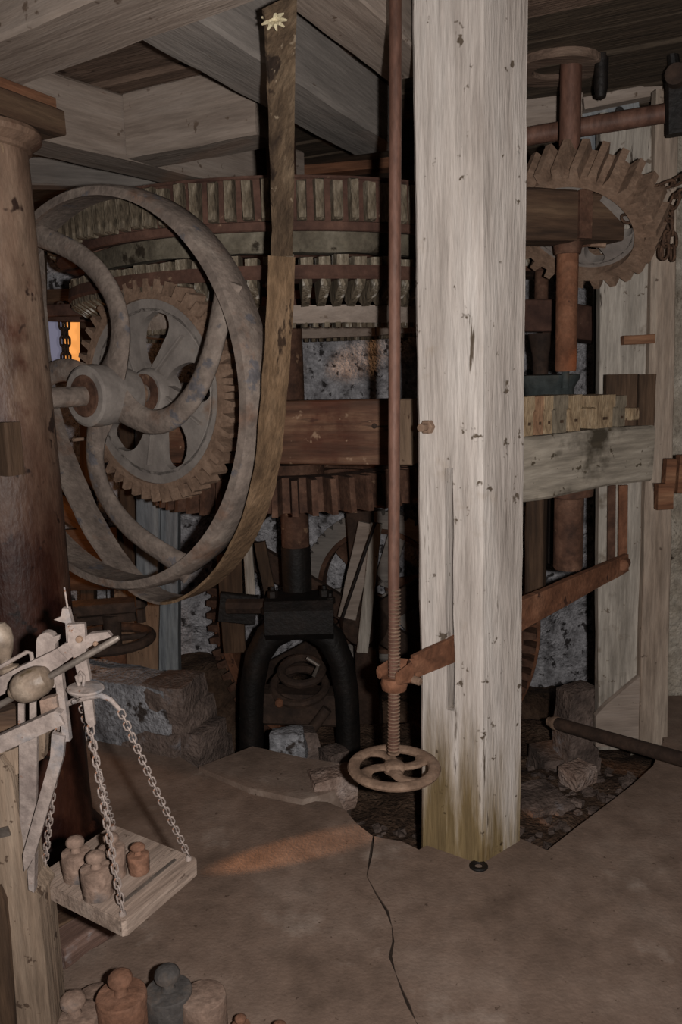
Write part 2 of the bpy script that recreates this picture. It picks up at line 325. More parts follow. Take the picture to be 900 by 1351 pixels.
# ceiling of separate planks
CZ = 2.60
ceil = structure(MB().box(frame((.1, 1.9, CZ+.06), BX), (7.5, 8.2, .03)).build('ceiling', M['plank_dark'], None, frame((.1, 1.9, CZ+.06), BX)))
pw = .215
for i in range(34):
    c = Vector((.1, 1.9, 0)) + AX*((i-17)*pw)
    dz = .008*math.sin(i*2.3)
    m = frame((c.x, c.y, CZ+.02+dz), BX)
    right = True
    mb = MB().bar(m @ Vector((-3.7, 0, 0)), m @ Vector((3.7, 0, 0)), pw-.008, .03, .12, 14)
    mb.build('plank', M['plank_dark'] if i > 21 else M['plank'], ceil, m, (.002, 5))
def joist(name, a, b, z, wd, ht, side, e0, e1, mat, label, cat='beam', group=None, parts=False):
    A_ = G(*a, z); B_ = G(*b, z); d = (B_-A_).normalized(); n = Vector((-d.y, d.x, 0))*side
    p0 = A_-d*e0+n*wd/2+ZX*ht/2; p1 = B_+d*e1+n*wd/2+ZX*ht/2
    o = MB().bar(p0, p1, wd, ht, .05, 24).build(name, mat, None, frame(p0, p1-p0), (.004, 4), .5)
    return tag(o, label, cat, group)
JZ = 2.385
joist('ceiling_beam', (0, 52), (120, 0), JZ, .235, .215, 1, 1.2, 2.0, M['joist'], 'broad dusty ceiling beam crossing the top left corner above the column cap')
joist('ceiling_joist', (280, 36), (450, 145), JZ+.012, .205, .2, 1, .22, .55, M['joist_grey'], 'grey whitewashed joist running back from the big beam, left of the belt top')
joist('ceiling_joist', (375, 5), (510, 108), 2.485, .185, .13, -1, .9, .0, M['joist'], 'pale joist with chipped end butting the top of the white post')
joist('ceiling_joist', (40, 180), (165, 210), JZ-.02, .2, .235, 1, .5, 1.1, M['joist'], 'dusty joist above the left of the large toothed ring, running back')
joist('trimmer_beam', (165, 210), (345, 175), JZ-.02, .18, .235, 1, -.01, -.02, M['joist'], 'short dusty trimmer beam closing the dark ceiling recess at the back')
p0 = P(-120, 190, 4.3); p1 = P(300, 232, 3.95)
# rear beams under the ceiling
for (a, b, hh, wd, mt, lb) in [(P(-60, 222, 4.3), P(330, 232, 4.1), .16, .12, 'joist_grey', 'rear grey beam just above the big toothed ring, upper left'),
                               (P(170, 196, 4.75), P(300, 190, 4.7), .26, .1, 'joist', 'short dusty board end seen behind the trimmer beam'),
                               (P(395, 212, 4.5), P(520, 200, 4.4), .17, .12, 'orangewood', 'reddish brown beam behind the grey joist, above the toothed ring')]:
    tag(MB().bar(a, b, wd, hh, .06, 12).build('rear_beam', M[mt], None, frame(a, b-a), (.004, 4)), lb, 'beam')

# ------------------------------------------------------------------ great post
NE, LE, RE = Vector((.413, 2.369, 0)), Vector((.234, 2.497, 0)), Vector((.572, 2.50, 0))
fu = (LE-NE).normalized(); rn = Vector((fu.y, -fu.x, 0))           # along the left face, inward normal
if rn.y < 0: rn = -rn
BEv = LE+RE-NE
def postpoly(notch):
    Lf = (LE-NE).length; c = .006
    pl = [NE+(RE-NE).normalized()*c, RE-(RE-NE).normalized()*.012, RE+(BEv-RE).normalized()*.012, BEv, LE-fu*(-0)+rn*.012, LE-fu*.012]
    s0, s1 = G(0, 0).x, 0
    if notch: pl += [NE+fu*.122, NE+fu*.122+rn*.09, NE+fu*.094+rn*.09, NE+fu*.094]
    else: pl += [NE+fu*.122, NE+fu*.121, NE+fu*.095, NE+fu*.094]
    pl.append(NE+fu*c)
    return [(p.x, p.y) for p in pl]
post = thing('timber_post', 'thick whitewashed square post standing in the middle of the floor', 'post', (.40, 2.49, 0))
zs0 = P(592, 940, 2.42).z; zs1 = P(592, 618, 2.42).z
mb = MB(); I4 = Matrix.Identity(4)
mb.prism(I4, postpoly(False), -.3, zs0, 20); mb.prism(I4, postpoly(True), zs0, zs1, 22); mb.prism(I4, postpoly(False), zs1, CZ+.03, 44)
mb.build('shaft', M['post'], post, None, (.0035, 3.5), .5)
mb = MB(); q = P(566, 563, 2.47); mm = zframe(q, -rn)
mb.lathe(mm, [(.0, -.02), (.012, -.02), (.012, .05), (.0, .05)], 10); bo_ = mb.build('bolt', M['handrust'], post); mb = MB()
mb.lathe(mm, [(.022, .0), (.022, .018), (.018, .022), (.0, .022)], 6)
mb.build('nut', M['handrust'], bo_)
mb = MB(); q = P(600, 795, 2.415); mb.box(frame(q+rn*.03, fu), (.022, .02, .07)); mb.build('red_wedge', material('dull_red_paint', [(70, 20, 20), (96, 30, 28)]), post)['label'] = 'small dull red wedge in the slot'
mb = MB(); q = P(668, 36, 2.45); mb.box(frame(q, (RE-NE), ZX), (.025, .012, .05)); mb.build('nail_plate', M['handrust'], post)
mb = MB(); q = NE+Vector((-.01, -.012, 0)); mb.ring(Matrix.Translation(q+ZX*.0), .012, .03, -.02, .006, 16); mb.build('socket', M['blackiron'], post)

# ------------------------------------------------------------------ control rod and handwheel
RY = 2.26
t = thing('handwheel', 'rusty four-spoked horizontal handwheel on a long vertical screw rod beside the white post', 'handwheel', P(520, 1012, RY))
top = P(522, -30, RY); bot = P(519, 990, RY)
ax = (top-bot).normalized(); wc = P(520, 1012, RY); wm = zframe(wc, ax, BX)
MB().tube([bot+(top-bot)*(i/20) for i in range(21)], [.0165 if i > 4 else .0155 for i in range(21)], 14).build('rod', M['rod'], t)
pts = []; p_a = P(519.5, 995, RY); p_b = P(521, 775, RY); turns = 46
th = MB()
for i in range(turns):
    c = p_a+(p_b-p_a)*(i/turns); th.lathe(zframe(c, ax), [(.0150, 0), (.0185, .0035), (.0150, .0062)], 12)
th.build('screw_thread', M['handrust'], t)
R_ = .138
rim = MB(); pts = [wm @ Vector((R_*.87*math.cos(a), R_*.87*math.sin(a), 0)) for a in [2*PI*i/40 for i in range(40)]]
rim.tube(pts, .0185, 10, closed=True, r2=.0125, side=ax); rim.build('rim', M['handrust'], t)
hub = MB(); hub.lathe(wm, [(.0, -.014), (.03, -.014), (.036, 0), (.028, .012), (.02, .016), (.0, .016)], 20); hub.build('hub', M['handrust'], t)
for k in range(4):
    a0 = k*PI/2+.5; pts = []; ws = []
    for i in range(7):
        s = i/6; r = .02+s*(R_*.82-.02); a = a0+.55*s*s; pts.append(wm @ Vector((r*math.cos(a), r*math.sin(a), 0))); ws.append(.022-.02*s*(1-s)+.004*s)
    MB().tube(pts, ws, 8, r2=.008, side=ax).build('spoke', M['handrust'], t)
# bracket: forked iron arm from the slot of the post
t = thing('iron_bracket', 'orange-rusted forked iron bracket guiding the screw rod out of the post slot', 'bracket', P(560, 870, 2.35))
q0 = NE+fu*.108+ZX*P(597, 862, 2.42).z+rn*.06; q1 = P(545, 880, 2.32); rc = P(520, 888, RY)
MB().bar(q0, q1, .018, .085, .1, 6, taper=.85).build('arm', M['rustorange'], t, None, (.001, 20))
d = (q0-q1).normalized(); sd = Vector((-d.y, d.x, 0)).normalized()
MB().tube([q1+d*.03, q1-d*.02, rc+sd*.036+d*.03, rc+sd*.036-d*.025], [.028, .03, .03, .02], 10, r2=.011, side=sd).build('fork_jaw', M['rustorange'], t)
MB().tube([q1+d*.03, q1-d*.02, rc-sd*.036+d*.03, rc-sd*.036-d*.025], [.028, .03, .032, .02], 10, r2=.011, side=sd).build('fork_jaw', M['rustorange'], t)
mb = MB(); mb.lathe(zframe(rc-ZX*.03, ax), [(.017, -.018), (.036, -.018), (.040, 0), (.036, .018), (.017, .018)], 16, True); mb.build('nut_block', M['rustorange'], t)
mb = MB(); q = rc-sd*.055+d*.035-ZX*.02; mb.lathe(zframe(q, -sd), [(0, -.02), (.012, -.02), (.012, .012), (.008, .016), (0, .016)], 12)
mb.build('pin', M['handrust'], t)

# ------------------------------------------------------------------ left column
CCt = Vector((-1.06, 2.56, 0)); cr = .182
t = thing('iron_column', 'thick round stained brown column with moulded capital at the left edge', 'column', CCt)
cz = P(50, 150, 2.45).z
mb = MB(); mb.lathe(Matrix.Translation(CCt), [(cr+.04, -.13), (cr+.04, .02), (cr+.02, .05), (cr+.004, .07), (cr, .2)] + [(cr-.022*(i/20), .2+(cz-.06-.2)*i/20) for i in range(1, 21)], 40)
mb.build('column_shaft', M['column'], t, None, (.003, 3))
mb = MB(); mb.lathe(Matrix.Translation(CCt+ZX*(cz-.07)), [(cr-.02, 0), (cr-.012, .004), (cr-.012, .014), (cr-.002, .02), (cr+.018, .034), (cr+.022, .048), (cr+.016, .06), (cr, .066), (0, .066)], 40)
mb.build('capital', M['column'], t)
# dust-free dark sheath board and small block on its left side
mb = MB(); q = P(8, 592, 2.36); mb.bar(q-ZX*.075, q+ZX*.075, .08, .06, .1, 3, AX); mb.build('side_block', M['darkwood'], t, None, (.002, 8))
cm = frame(CCt+ZX*(cz-.004), AX)
t = thing('bearing_block', 'stacked reddish wooden padstones between column capital and ceiling beam', 'block', CCt+ZX*(cz-.004), m=cm)
MB().bar(cm @ Vector((-.3, 0, .034)), cm @ Vector((.19, 0, .034)), .39, .072, .06, 8).build('lower_block', M['darkwoodx'], t, None, (.003, 6))
h2 = JZ-(cz+.068)
MB().bar(cm @ Vector((-.3, -.01, .07+h2/2)), cm @ Vector((.17, -.01, .07+h2/2)), .35, h2, .06, 8).build('upper_block', M['orangewood'], t, None, (.002, 6))

# ------------------------------------------------------------------ belt pulley on its cross shaft
PA = Vector((.56, .8285, 0)).normalized(); PB = Vector((PA.y, -PA.x, 0))
PC = P(125, 522, 2.85); PR = .682; PW = .13
pm = Matrix((PB, ZX, -PA)).transposed().to_4x4(); pm.translation = PC       # local x across, y up, z towards the viewer
t = thing('belt_pulley', 'large dusty iron belt pulley with four S-curved arms beside the brown column', 'pulley', None, m=pm)
mb = MB(); mb.lathe(pm, [(PR-.03, 0), (PR-.002, 0), (PR+.006, -.01), (PR+.012, -PW/2), (PR+.006, -PW+.01), (PR-.002, -PW), (PR-.02, -PW), (PR-.022, -PW+.02), (PR-.026, -.02)], 128, True)
mb.build('rim', M['dustiron'], t)
arm = [(.0, 0), (.10, -.05), (.2, -.105), (.33, -.135), (.47, -.105), (.60, -.01), (.70, .12), (.77, .27), (.82, .40), (.865, .50)]
wdt = [.075, .062, .048, .042, .040, .039, .038, .037, .040, .055]
for k in range(4):
    a = k*PI/2; pts = []
    cp = [Vector((x, y, 0)) for x, y in arm]; sm = []; ws = []
    for i in range(len(cp)-1):
        for s in (0, .33, .66):
            A0 = cp[max(i-1, 0)]; A1 = cp[i]; A2 = cp[i+1]; A3 = cp[min(i+2, len(cp)-1)]
            q = .5*((2*A1)+(A2-A0)*s+(2*A0-5*A1+4*A2-A3)*s*s+(3*A1-A0-3*A2+A3)*s**3); sm.append(q); ws.append(wdt[i]*(1-s)+wdt[i+1]*s)
    sm.append(cp[-1]); ws.append(wdt[-1])
    rot = Matrix.Rotation(a, 4, 'Z'); pts = [pm @ (rot @ (q*PR) + Vector((0, 0, -.055))) for q in sm]
    MB().tube(pts, ws, 12, r2=.021, side=PA).build('arm', M['dustiron'], t, sharp=1)
mb = MB(); mb.lathe(pm, [(.03, .045), (.094, .045), (.104, .038), (.108, .0), (.10, -.1), (.09, -.15), (.03, -.15)], 36, True); hubo = mb.build('hub', M['greyplate'], t)
mb = MB(); mb.lathe(pm, [(.0, .050), (.068, .050), (.072, .046), (.072, .03), (0, .03)], 28); mb.build('hub_face', M['rust'], hubo)
ts = thing('drive_shaft', 'dusty round iron cross shaft passing through the pulley and gear hubs', 'shaft', PC)
MB().tube([PC-PA*.42, PC-PA*.2, PC, PC+PA*.3, PC+PA*.5], .034, 18).build('shaft_rod', M['dustiron'], ts)
mb = MB(); mb.lathe(zframe(PC+PA*.19, PA), [(.034, 0), (.042, 0), (.042, .016), (.034, .016)], 18, True); mb.build('collar', M['handrust'], ts)

# ------------------------------------------------------------------ toothed rim
def toothed(mb, m, n, rin, rroot, rtip, z0, z1, s1=1.0, ph=0, duty=.5, din=0.0):
    fr = []; p = 2*PI/n
    for i in range(n):
        a = i*p+ph
        for (da, r) in ((-.5*p, rroot), (-.5*p*(duty+.16), rroot), (-.5*p*(duty-.1), rtip), (.5*p*(duty-.1), rtip), (.5*p*(duty+.16), rroot)):
            fr.append((a+da, r))
    k = len(fr); v = []
    for z, s in ((z0, 1), (z1, s1)):
        v += [m @ Vector((r*s*math.cos(a), r*s*math.sin(a), z)) for a, r in fr]
    for z, s in ((z0, 1), (z1, s1)):
        v += [m @ Vector(((rin+din)*s*math.cos(a), (rin+din)*s*math.sin(a), z)) for a, r in fr]
    f = []
    for i in range(k):
        j = (i+1) % k
        f += [(i, j, k+j, k+i), (2*k+i, 3*k+i, 3*k+j, 2*k+j), (i, 2*k+i, 2*k+j, j), (k+i, k+j, 3*k+j, 3*k+i)]
    mb.add(v, f); return mb

# bevel gear on the drive shaft
gc = PC+PA*.25; gm = Matrix((PB, ZX, -PA)).transposed().to_4x4(); gm.translation = gc
t = thing('bevel_gear', 'upright iron gear with grey plate web behind the pulley arms', 'gear', None, m=gm)
mb = MB(); toothed(mb, gm, 46, .338, .362, .408, .0, -.085, 1.0, .03, .40); mb.build('toothed_rim', M['handrust'], t, None, None, .4)
def web(mb, m, n, r0, r1, rh, z0, z1, fmid, ph=0, tw=.25, curve=.0):
    """hub disc + n broad flared arms + outer ring as thin plate"""
    mb.ring(m, .02, rh, z0, z1, 40, .002); mb.ring(m, r1*.86, r1, z0, z1, 96, .002)
    for k in range(n):
        c = 2*PI*k/n+ph; v = []; f = []; R = 14
        for i in range(R+1):
            s = i/R; r = rh*.9+(r1*.9-rh*.9)*s
            h = PI/n*(fmid+(1-fmid)*abs(2*s-1)**3.2); cc = c+tw*s
            for q in range(5):
                a = cc-h+2*h*q/4; v += [m @ Vector((r*math.cos(a), r*math.sin(a), z0)), m @ Vector((r*math.cos(a), r*math.sin(a), z1))]
        for i in range(R):
            for q in range(4):
                a = (i*5+q)*2; b = a+10; f += [(a, a+2, b+2, b), (a+1, b+1, b+3, a+3)]
            a = i*10; b = a+10; f += [(a, b, b+1, a+1), (a+8, a+9, b+9, b+8)]
        mb.add(v, f)
mb = MB(); web(mb, gm, 5, .1, .342, .085, -.012, -.045, .50, 1.03, -.35); mb.build('web', M['greyplate'], t)
for k in range(5):
    a = 1.03+k*PI*.4-.1; p0 = gm @ Vector((.09*math.cos(a+.15), .09*math.sin(a+.15), -.01)); p1 = gm @ Vector((.27*math.cos(a-.1), .27*math.sin(a-.1), -.01))
    MB().bar(p0, p1, .007, .03, .1, 2, PA).build('rib', M['greyplate'], t)
mb = MB(); mb.lathe(gm, [(.034, .02), (.08, .02), (.088, .01), (.092, .0), (.09, -.08), (.034, -.08)], 30, True); hubo = mb.build('hub', M['greyplate'], t)
mb = MB(); mb.lathe(gm, [(.034, .026), (.070, .026), (.070, .015), (.034, .015)], 26, True); mb.build('hub_face', M['rust'], hubo)
mb = MB(); q = gm @ Vector((-.30, -.17, .03)); mb.tube([q, q-PA*.09], .007, 8); mb.build('stud', M['handrust'], t)

# ------------------------------------------------------------------ great spur wheel and crown wheel on the upright shaft
MAXI = Vector((-.225, 3.9, 0))
def cog_mesh(name, w_, d_, h_, mat, taper=.8, seed=0):
    rnd = random.Random(seed); v = []
    for z in (-h_/2, h_/2):
        for (x, s) in ((0, 1), (d_*.7, 1), (d_, taper)):
            for y in (-w_/2*s, w_/2*s): v.append((x+rnd.uniform(-.002, .002), y+rnd.uniform(-.002, .002), z*(1 if x < d_*.9 else .93)+rnd.uniform(-.003, .003)))
    f = [(0, 1, 3, 2), (2, 3, 5, 4), (6, 8, 9, 7), (8, 10, 11, 9), (0, 2, 8, 6), (2, 4, 10, 8), (1, 7, 9, 3), (3, 9, 11, 5), (4, 5, 11, 10), (0, 6, 7, 1)]
    return MB().add(v, f).mesh(name, mat, sharp=.3)
zt = P(430, 226, 2.88).z; zb = P(430, 301, 2.88).z
mx = Matrix.Translation(MAXI)
t = thing('spur_wheel', 'huge horizontal red-brown iron ring set with upright wooden cogs, under the joists', 'gear wheel', MAXI+ZX*zb)
mb = MB(); mb.lathe(mx, [(.92, zb+.01), (.99, zb), (.996, zb+.004), (.996, zb+.03), (.985, zb+.034), (.985, zt-.012), (.992, zt-.008), (.990, zt), (.95, zt), (.95, zb+.03), (.92, zb+.03)], 160, True)
mb.build('iron_ring', M['rustband'], t)
cms = [cog_mesh('cog', .031+.003*(k % 3), .048, .128+.006*(k % 2), M['cog'], .78, k) for k in range(5)]
NC = 104; zc_ = (zb+zt)/2+.008
for i in range(NC):
    a = 2*PI*i/NC; m = Matrix.Translation(MAXI+ZX*(zc_+random.uniform(-.003, .003))) @ Matrix.Rotation(a, 4, 'Z') @ Matrix.Translation((.975+random.uniform(-.004, .004), 0, 0)) @ Matrix.Rotation(random.uniform(-.02, .02), 4, 'X')
    inst('cog', cms[i % 5], t, m)
for k in range(6):
    a = k*PI/3+.25; d = Vector((math.cos(a), math.sin(a), 0))
    MB().bar(MAXI+ZX*(zb+.07)+d*.08, MAXI+ZX*(zb+.07)+d*.955, .10, .06, .15, 6).build('arm', M['rustband'], t)
mb = MB(); mb.lathe(mx, [(.066, zb-.02), (.15, zb-.02), (.16, zb+.05), (.15, zt-.03), (.066, zt-.03)], 32, True); mb.build('hub', M['rustband'], t)
MB().lathe(mx, [(.83, 1.975), (.875, 1.975), (.885, 1.99), (.885, zb+.02), (.83, zb+.02)], 96, True).build('plaster_drum', M['mosswall'], t, None, (.006, 8))['label'] = 'mossy grey plastered drum below the ring'
# crown wheel
kz0, kz1 = 1.878, 1.922
t = thing('crown_wheel', 'horizontal iron crown wheel with slanted wooden cogs below, under the larger toothed ring', 'gear wheel', MAXI+ZX*kz0)
mb = MB(); mb.lathe(mx, [(.80, kz0-.004), (.955, kz0-.004), (.962, kz0+.006), (.955, kz1), (.90, kz1), (.88, kz1-.02), (.80, kz1-.02)], 160, True)
mb.build('iron_ring', M['rustband'], t)
v = []
def crown_cog(seed):
    rnd = random.Random(seed); j = lambda: rnd.uniform(-.002, .002)
    mb = MB(); w2 = .017
    pr = [(.0, .0), (.0, -.022), (-.10, -.088), (-.135, -.066), (-.135, 0)]
    v = []
    for s in (-1, 1): v += [(x+j(), s*w2*(1 if z > -.03 else .8)+j(), z+j()) for x, z in pr]
    n = 5; f = [tuple(range(5)), tuple(reversed(range(5, 10)))] + [(i, i+n, (i+1) % n+n, (i+1) % n) for i in range(n)]
    mb.add(v, f); return mb.mesh('crown_cog', M['cog'], sharp=.3)
ccm = [crown_cog(k) for k in range(4)]
tenon = [cog_mesh('tenon', .046, .07, .034+.012*(k % 2), M['cog'], .95, 20+k) for k in range(3)]
NK = 92
for i in range(NK):
    a = 2*PI*i/NK
    m = Matrix.Translation(MAXI+ZX*(kz0-.002)) @ Matrix.Rotation(a, 4, 'Z') @ Matrix.Translation((.95, 0, 0))
    inst('cog', ccm[i % 4], t, m)
    m = Matrix.Translation(MAXI+ZX*(kz1+.012+random.uniform(-.004, .004))) @ Matrix.Rotation(a, 4, 'Z') @ Matrix.Translation((.88+random.uniform(-.006, .004), 0, 0))
    inst('cog_tenon', tenon[i % 3], t, m)
for k in range(6):
    a = k*PI/3+.1; d = Vector((math.cos(a), math.sin(a), 0))
    MB().bar(MAXI+ZX*(kz0+.02)+d*.08, MAXI+ZX*(kz0+.02)+d*.83, .09, .04, .15, 6).build('arm', M['rustband'], t)
mb = MB(); mb.lathe(mx, [(.066, kz0-.06), (.14, kz0-.06), (.14, kz1+.04), (.066, kz1+.04)], 32, True); mb.build('hub', M['rustband'], t)
# notched wooden backing ring segments below the crown cogs
t = thing('wooden_backing_ring', 'weathered wooden ring of segments hanging just below the slanted cogs', 'ring', MAXI+ZX*1.74)
for k in range(8):
    a0 = k*PI/4+.05; seg = MB(); v = []; f = []; n = 10
    for i in range(n+1):
        a = a0+(PI/4-.012)*i/n
        v += [MAXI+Vector((r*math.cos(a), r*math.sin(a), z)) for r, z in ((.64, 1.735), (.76, 1.735), (.765, 1.80), (.64, 1.80))]
    for i in range(n):
        for j in range(4): f.append((i*4+j, i*4+(j+1) % 4, i*4+4+(j+1) % 4, i*4+4+j))
    f += [(0, 1, 2, 3), (n*4+3, n*4+2, n*4+1, n*4)]
    seg.add(v, f).build('segment', M['joist'], t, None, (.002, 9))
nb = MB()
for i in range(110):
    a = 2*PI*i/110; nb.box(Matrix.Translation(MAXI+ZX*1.728) @ Matrix.Rotation(a, 4, 'Z'), (.05, .02, .02), (.735, 0, 0))
nb.build('notched_edge', M['cog'], t)['kind'] = 'stuff'
# mossy drum seen between the rings
# upright shaft
t = thing('upright_shaft', 'thick rusty upright main shaft behind the brown beam, with dark lower end', 'shaft', MAXI+ZX*.4)
MB().lathe(Matrix.Translation(MAXI), [(.0, .72), (.068, .72)] + [(.068, .72+i*.2) for i in range(1, 9)] + [(.066, CZ), (0, CZ)], 24).build('shaft_rod', M['rust'], t)
MB().lathe(Matrix.Translation(MAXI), [(.0, .42), (.070, .42), (.072, .55), (.072, .722), (0, .722)], 24).build('lower_end', M['blackiron'], t)['label'] = 'dark blue-black lower end'
# wallower: horizontal iron gear meshing with the bevel gear
wz = 1.0
t = thing('wallower_gear', 'horizontal rusty iron gear with upright teeth just below the brown beam', 'gear', MAXI+ZX*wz)
wm_ = Matrix.Translation(MAXI+ZX*wz)
mb = MB(); toothed(mb, wm_, 50, .48, .565, .658, -.02, .125, .97, 0, .40); mb.build('toothed_rim', M['rust'], t, None, None, .4)
mb = MB(); web(mb, wm_, 6, .1, .52, .14, .02, .05, .4, .3, 0); mb.build('web', M['rust'], t)
mb = MB(); mb.lathe(wm_, [(.07, -.03), (.15, -.03), (.15, .13), (.07, .13)], 28, True); mb.build('hub', M['rust'], t)

# ------------------------------------------------------------------ brown cross beam and right-hand beam
q0 = P(200, 570, 3.42); q1 = P(548, 569, 3.04); q0.z = q1.z = (q0.z+q1.z)/2
hh = P(500, 527, 3.09).z-P(500, 612, 3.09).z
t = thing('cross_beam', 'reddish brown horizontal beam behind the screw rod, left of the white post', 'beam', q0, m=frame(q0, q1-q0))
dd = (q1-q0).normalized()
MB().bar(q0, q1-dd*.055, .12, hh, .04, 20).build('beam_body', M['brownbeam'], t, None, (.0025, 5), .5)
MB().bar(q1-dd*.0552, q1, .12, hh, .04, 2).build('beam_end', M['endwood'], t, None, (.0025, 5), .5)['label'] = 'paler bare wood at the end'
nx = Vector((dd.y, -dd.x, 0))
q = P(494, 562, 3.03); MB().lathe(zframe(q, nx), [(0, -.01), (.012, -.01), (.010, .004), (0, .006)], 10).build('knot_bolt', M['darkiron'], t)
r0 = P(676, 621, 2.66); r1 = P(862, 600, 3.12)
hz = .215; r1.z = r0.z = r0.z-.003
t = thing('stone_beam', 'stained whitewashed beam from the post to the right wall boards, spare cogs on top', 'beam', r0, m=frame(r0, r1-r0))
rd = (r1-r0).normalized(); rnn = Vector((-rd.y, rd.x, 0))
MB().bar(r0+rnn*.10, r1+rnn*.10, .20, hz, .05, 20).build('beam_body', M['mossbeam'], t, None, (.006, 3.5), .5)
rtop = r0.z+hz/2
# ------------------------------------------------------------------ spare cogs standing on the beam
def spare(px0, px1, yt, Yd, mat, label, grp, s=.0):
    """T-headed wooden cog standing on the beam"""
    def at(px):
        lo, hi = -.3, 1.3
        for _ in range(30):
            mid = (lo+hi)/2; c = r0+(r1-r0)*mid; c = Vector((c.x, c.y, rtop+.002))+rnn*(.015+s); v_ = c-cC
            if 450+FPX*v_.dot(cR)/v_.dot(cF) < px: lo = mid
            else: hi = mid
        return c
    ca, cb_ = at(px0), at(px1); base = (ca+cb_)/2; wd_ = (cb_-ca).length-.002
    top = P((px0+px1)/2, yt, base.y).z; H_ = max(.05, top-base.z)
    m = frame(base, rd); t = thing('wooden_cog', label, 'cog', None, grp, m)
    mb = MB(); a = wd_/2; st = a*.74
    mb.prism(m @ Matrix(((1, 0, 0, 0), (0, 0, 1, 0), (0, 1, 0, 0), (0, 0, 0, 1))), [(-st, 0), (st, 0), (st*1.02, H_*.60), (a, H_*.66), (a*.98, H_), (-a*.97, H_*.99), (-a, H_*.66), (-st, H_*.6)], 0, .10)
    o = mb.build('cog_block', mat, t, None, (.0015, 30), .4)
    mb = MB(); mb.box(m, (st*.5, .004, .010), (0, -.0015, H_*.3)); mb.build('peg_hole', M['darkwood'], t)
gp = 'spare wooden cogs on the right-hand beam'
spare(690, 706, 523, 0, M['cogpale'], 'pale spare cog next to the white post, leftmost of the row on the beam', gp)
spare(706, 718, 523, 0, M['cogred'], 'narrow reddish spare cog, second from the white post', gp)
spare(718, 730, 522, 0, M['cogpale'], 'yellowish spare cog, third from the white post', gp, -.004)
spare(731, 750, 521, 0, M['coggrey'], 'broad grey spare cog in the middle of the row', gp)
spare(751, 768, 521, 0, M['cogpale'], 'pale T-headed spare cog at the right end of the row of five', gp)
spare(783, 812, 521, 0, M['cogpale'], 'largest pale yellow spare cog standing alone, right of the gap', gp)
spare(814, 826, 522, 0, M['coggrey'], 'thin grey spare cog right of the largest pale one', gp, .01)
q = P(833, 546, 3.08); tag(MB().bar(q-rd*.02, q+rd*.02, .04, .045, .1, 1).build('wood_block', M['cogpale'], None, frame(q, rd)), 'small pale wood cube behind the spare cogs at the right', 'block')
for (x0, x1, yt, yb, Yd, mt, lb) in [(797, 838, 494, 566, 3.13, 'darkwood', 'brown upright board behind the right spare cogs'), (840, 862, 494, 563, 3.14, 'darkwood', 'dark board between the spare cogs and the batten')]:
    a = P((x0+x1)/2, yb, Yd); b = P((x0+x1)/2, yt, Yd); b.x = a.x; wd_ = (x1-x0)/FPX*Yd
    tag(MB().bar(a, b, .03, wd_, .1, 5, Vector((1, 0, 0))).build('upright_board', M[mt], None, zframe(a, ZX), (.002, 8)), lb, 'board')

# ------------------------------------------------------------------ stone spindle assembly right of the post
SX = P(748, 400, 3.08); SX = Vector((SX.x, 3.08, 0))
t = thing('stone_spindle', 'round rusty upright spindle with flared collar right of the white post', 'shaft', SX+ZX*1.4)
zA = P(748, 490, 3.08).z; zB = P(748, 335, 3.08).z; zD = P(748, 316, 3.08).z; zE = P(748, 40, 3.08).z
Ms = Matrix.Translation(SX)
MB().lathe(Ms, [(0, zA), (.036, zA), (.039, zA+.01), (.039, zB), (0, zB)], 24).build('lower_sleeve', M['rustorange'], t)
MB().lathe(Ms, [(.0, zB-.002), (.046, zB-.002), (.056, zD), (.05, zD+.02), (0, zD+.02)], 24).build('collar', M['rust'], t)
MB().lathe(Ms, [(.0, zD), (.037, zD), (.037, zE+.05), (0, zE+.05)], 24).build('upper_rod', M['rod'], t)
MB().lathe(Ms, [(.0, zA-.06), (.014, zA-.06), (.014, zA+.01), (0, zA+.01)], 14).build('spindle_tip', M['blueiron'], t)
# timber ring in the ceiling for the spindle
z0 = CZ-.02
t = thing('ceiling_collar', 'pale round timber collar around the spindle where it meets the dark ceiling', 'collar', SX+ZX*z0)
MB().ring(Matrix.Translation(SX+Vector((-.04, .05, 0))), .08, .16, z0-.001, z0+.03, 40).build('collar_ring', M['plank'], t, None, (.003, 6))
mb = MB(); q = SX+Vector((.10, -.02, z0-.05)); mb.lathe(Matrix.Translation(q), [(0, -.07), (.018, -.06), (.024, -.03), (.024, .08), (0, .08)], 12); mb.build('hanging_bolt', M['blackiron'], t)
# wooden bearing block with iron strap
b0 = P(676, 284, 2.93); b1 = P(816, 283, 3.06); b1.z = b0.z
t = thing('bearing_timber', 'chunky old timber block with iron strap in front of the tilted gear', 'block', b0, m=frame(b0, b1-b0))
bd = (b1-b0).normalized(); bn = Vector((-bd.y, bd.x, 0))
L_ = (b1-b0).length
MB().bar(b0+bn*.03, b0+bd*L_*.55+bn*.03, .14, .17, .05, 6).build('block_half', M['darkwoodx'], t, None, (.004, 8))
MB().bar(b0+bd*L_*.66+bn*.03, b0+bd*L_+bn*.03-ZX*.006, .14, .15, .05, 6).build('block_half', M['darkwoodx'], t, None, (.004, 8))
q = b0+bd*L_*.605-bn*.045; MB().bar(q-ZX*.078, q+ZX*.082, .018, .05, .1, 3, bd).build('iron_strap', M['rust'], t)
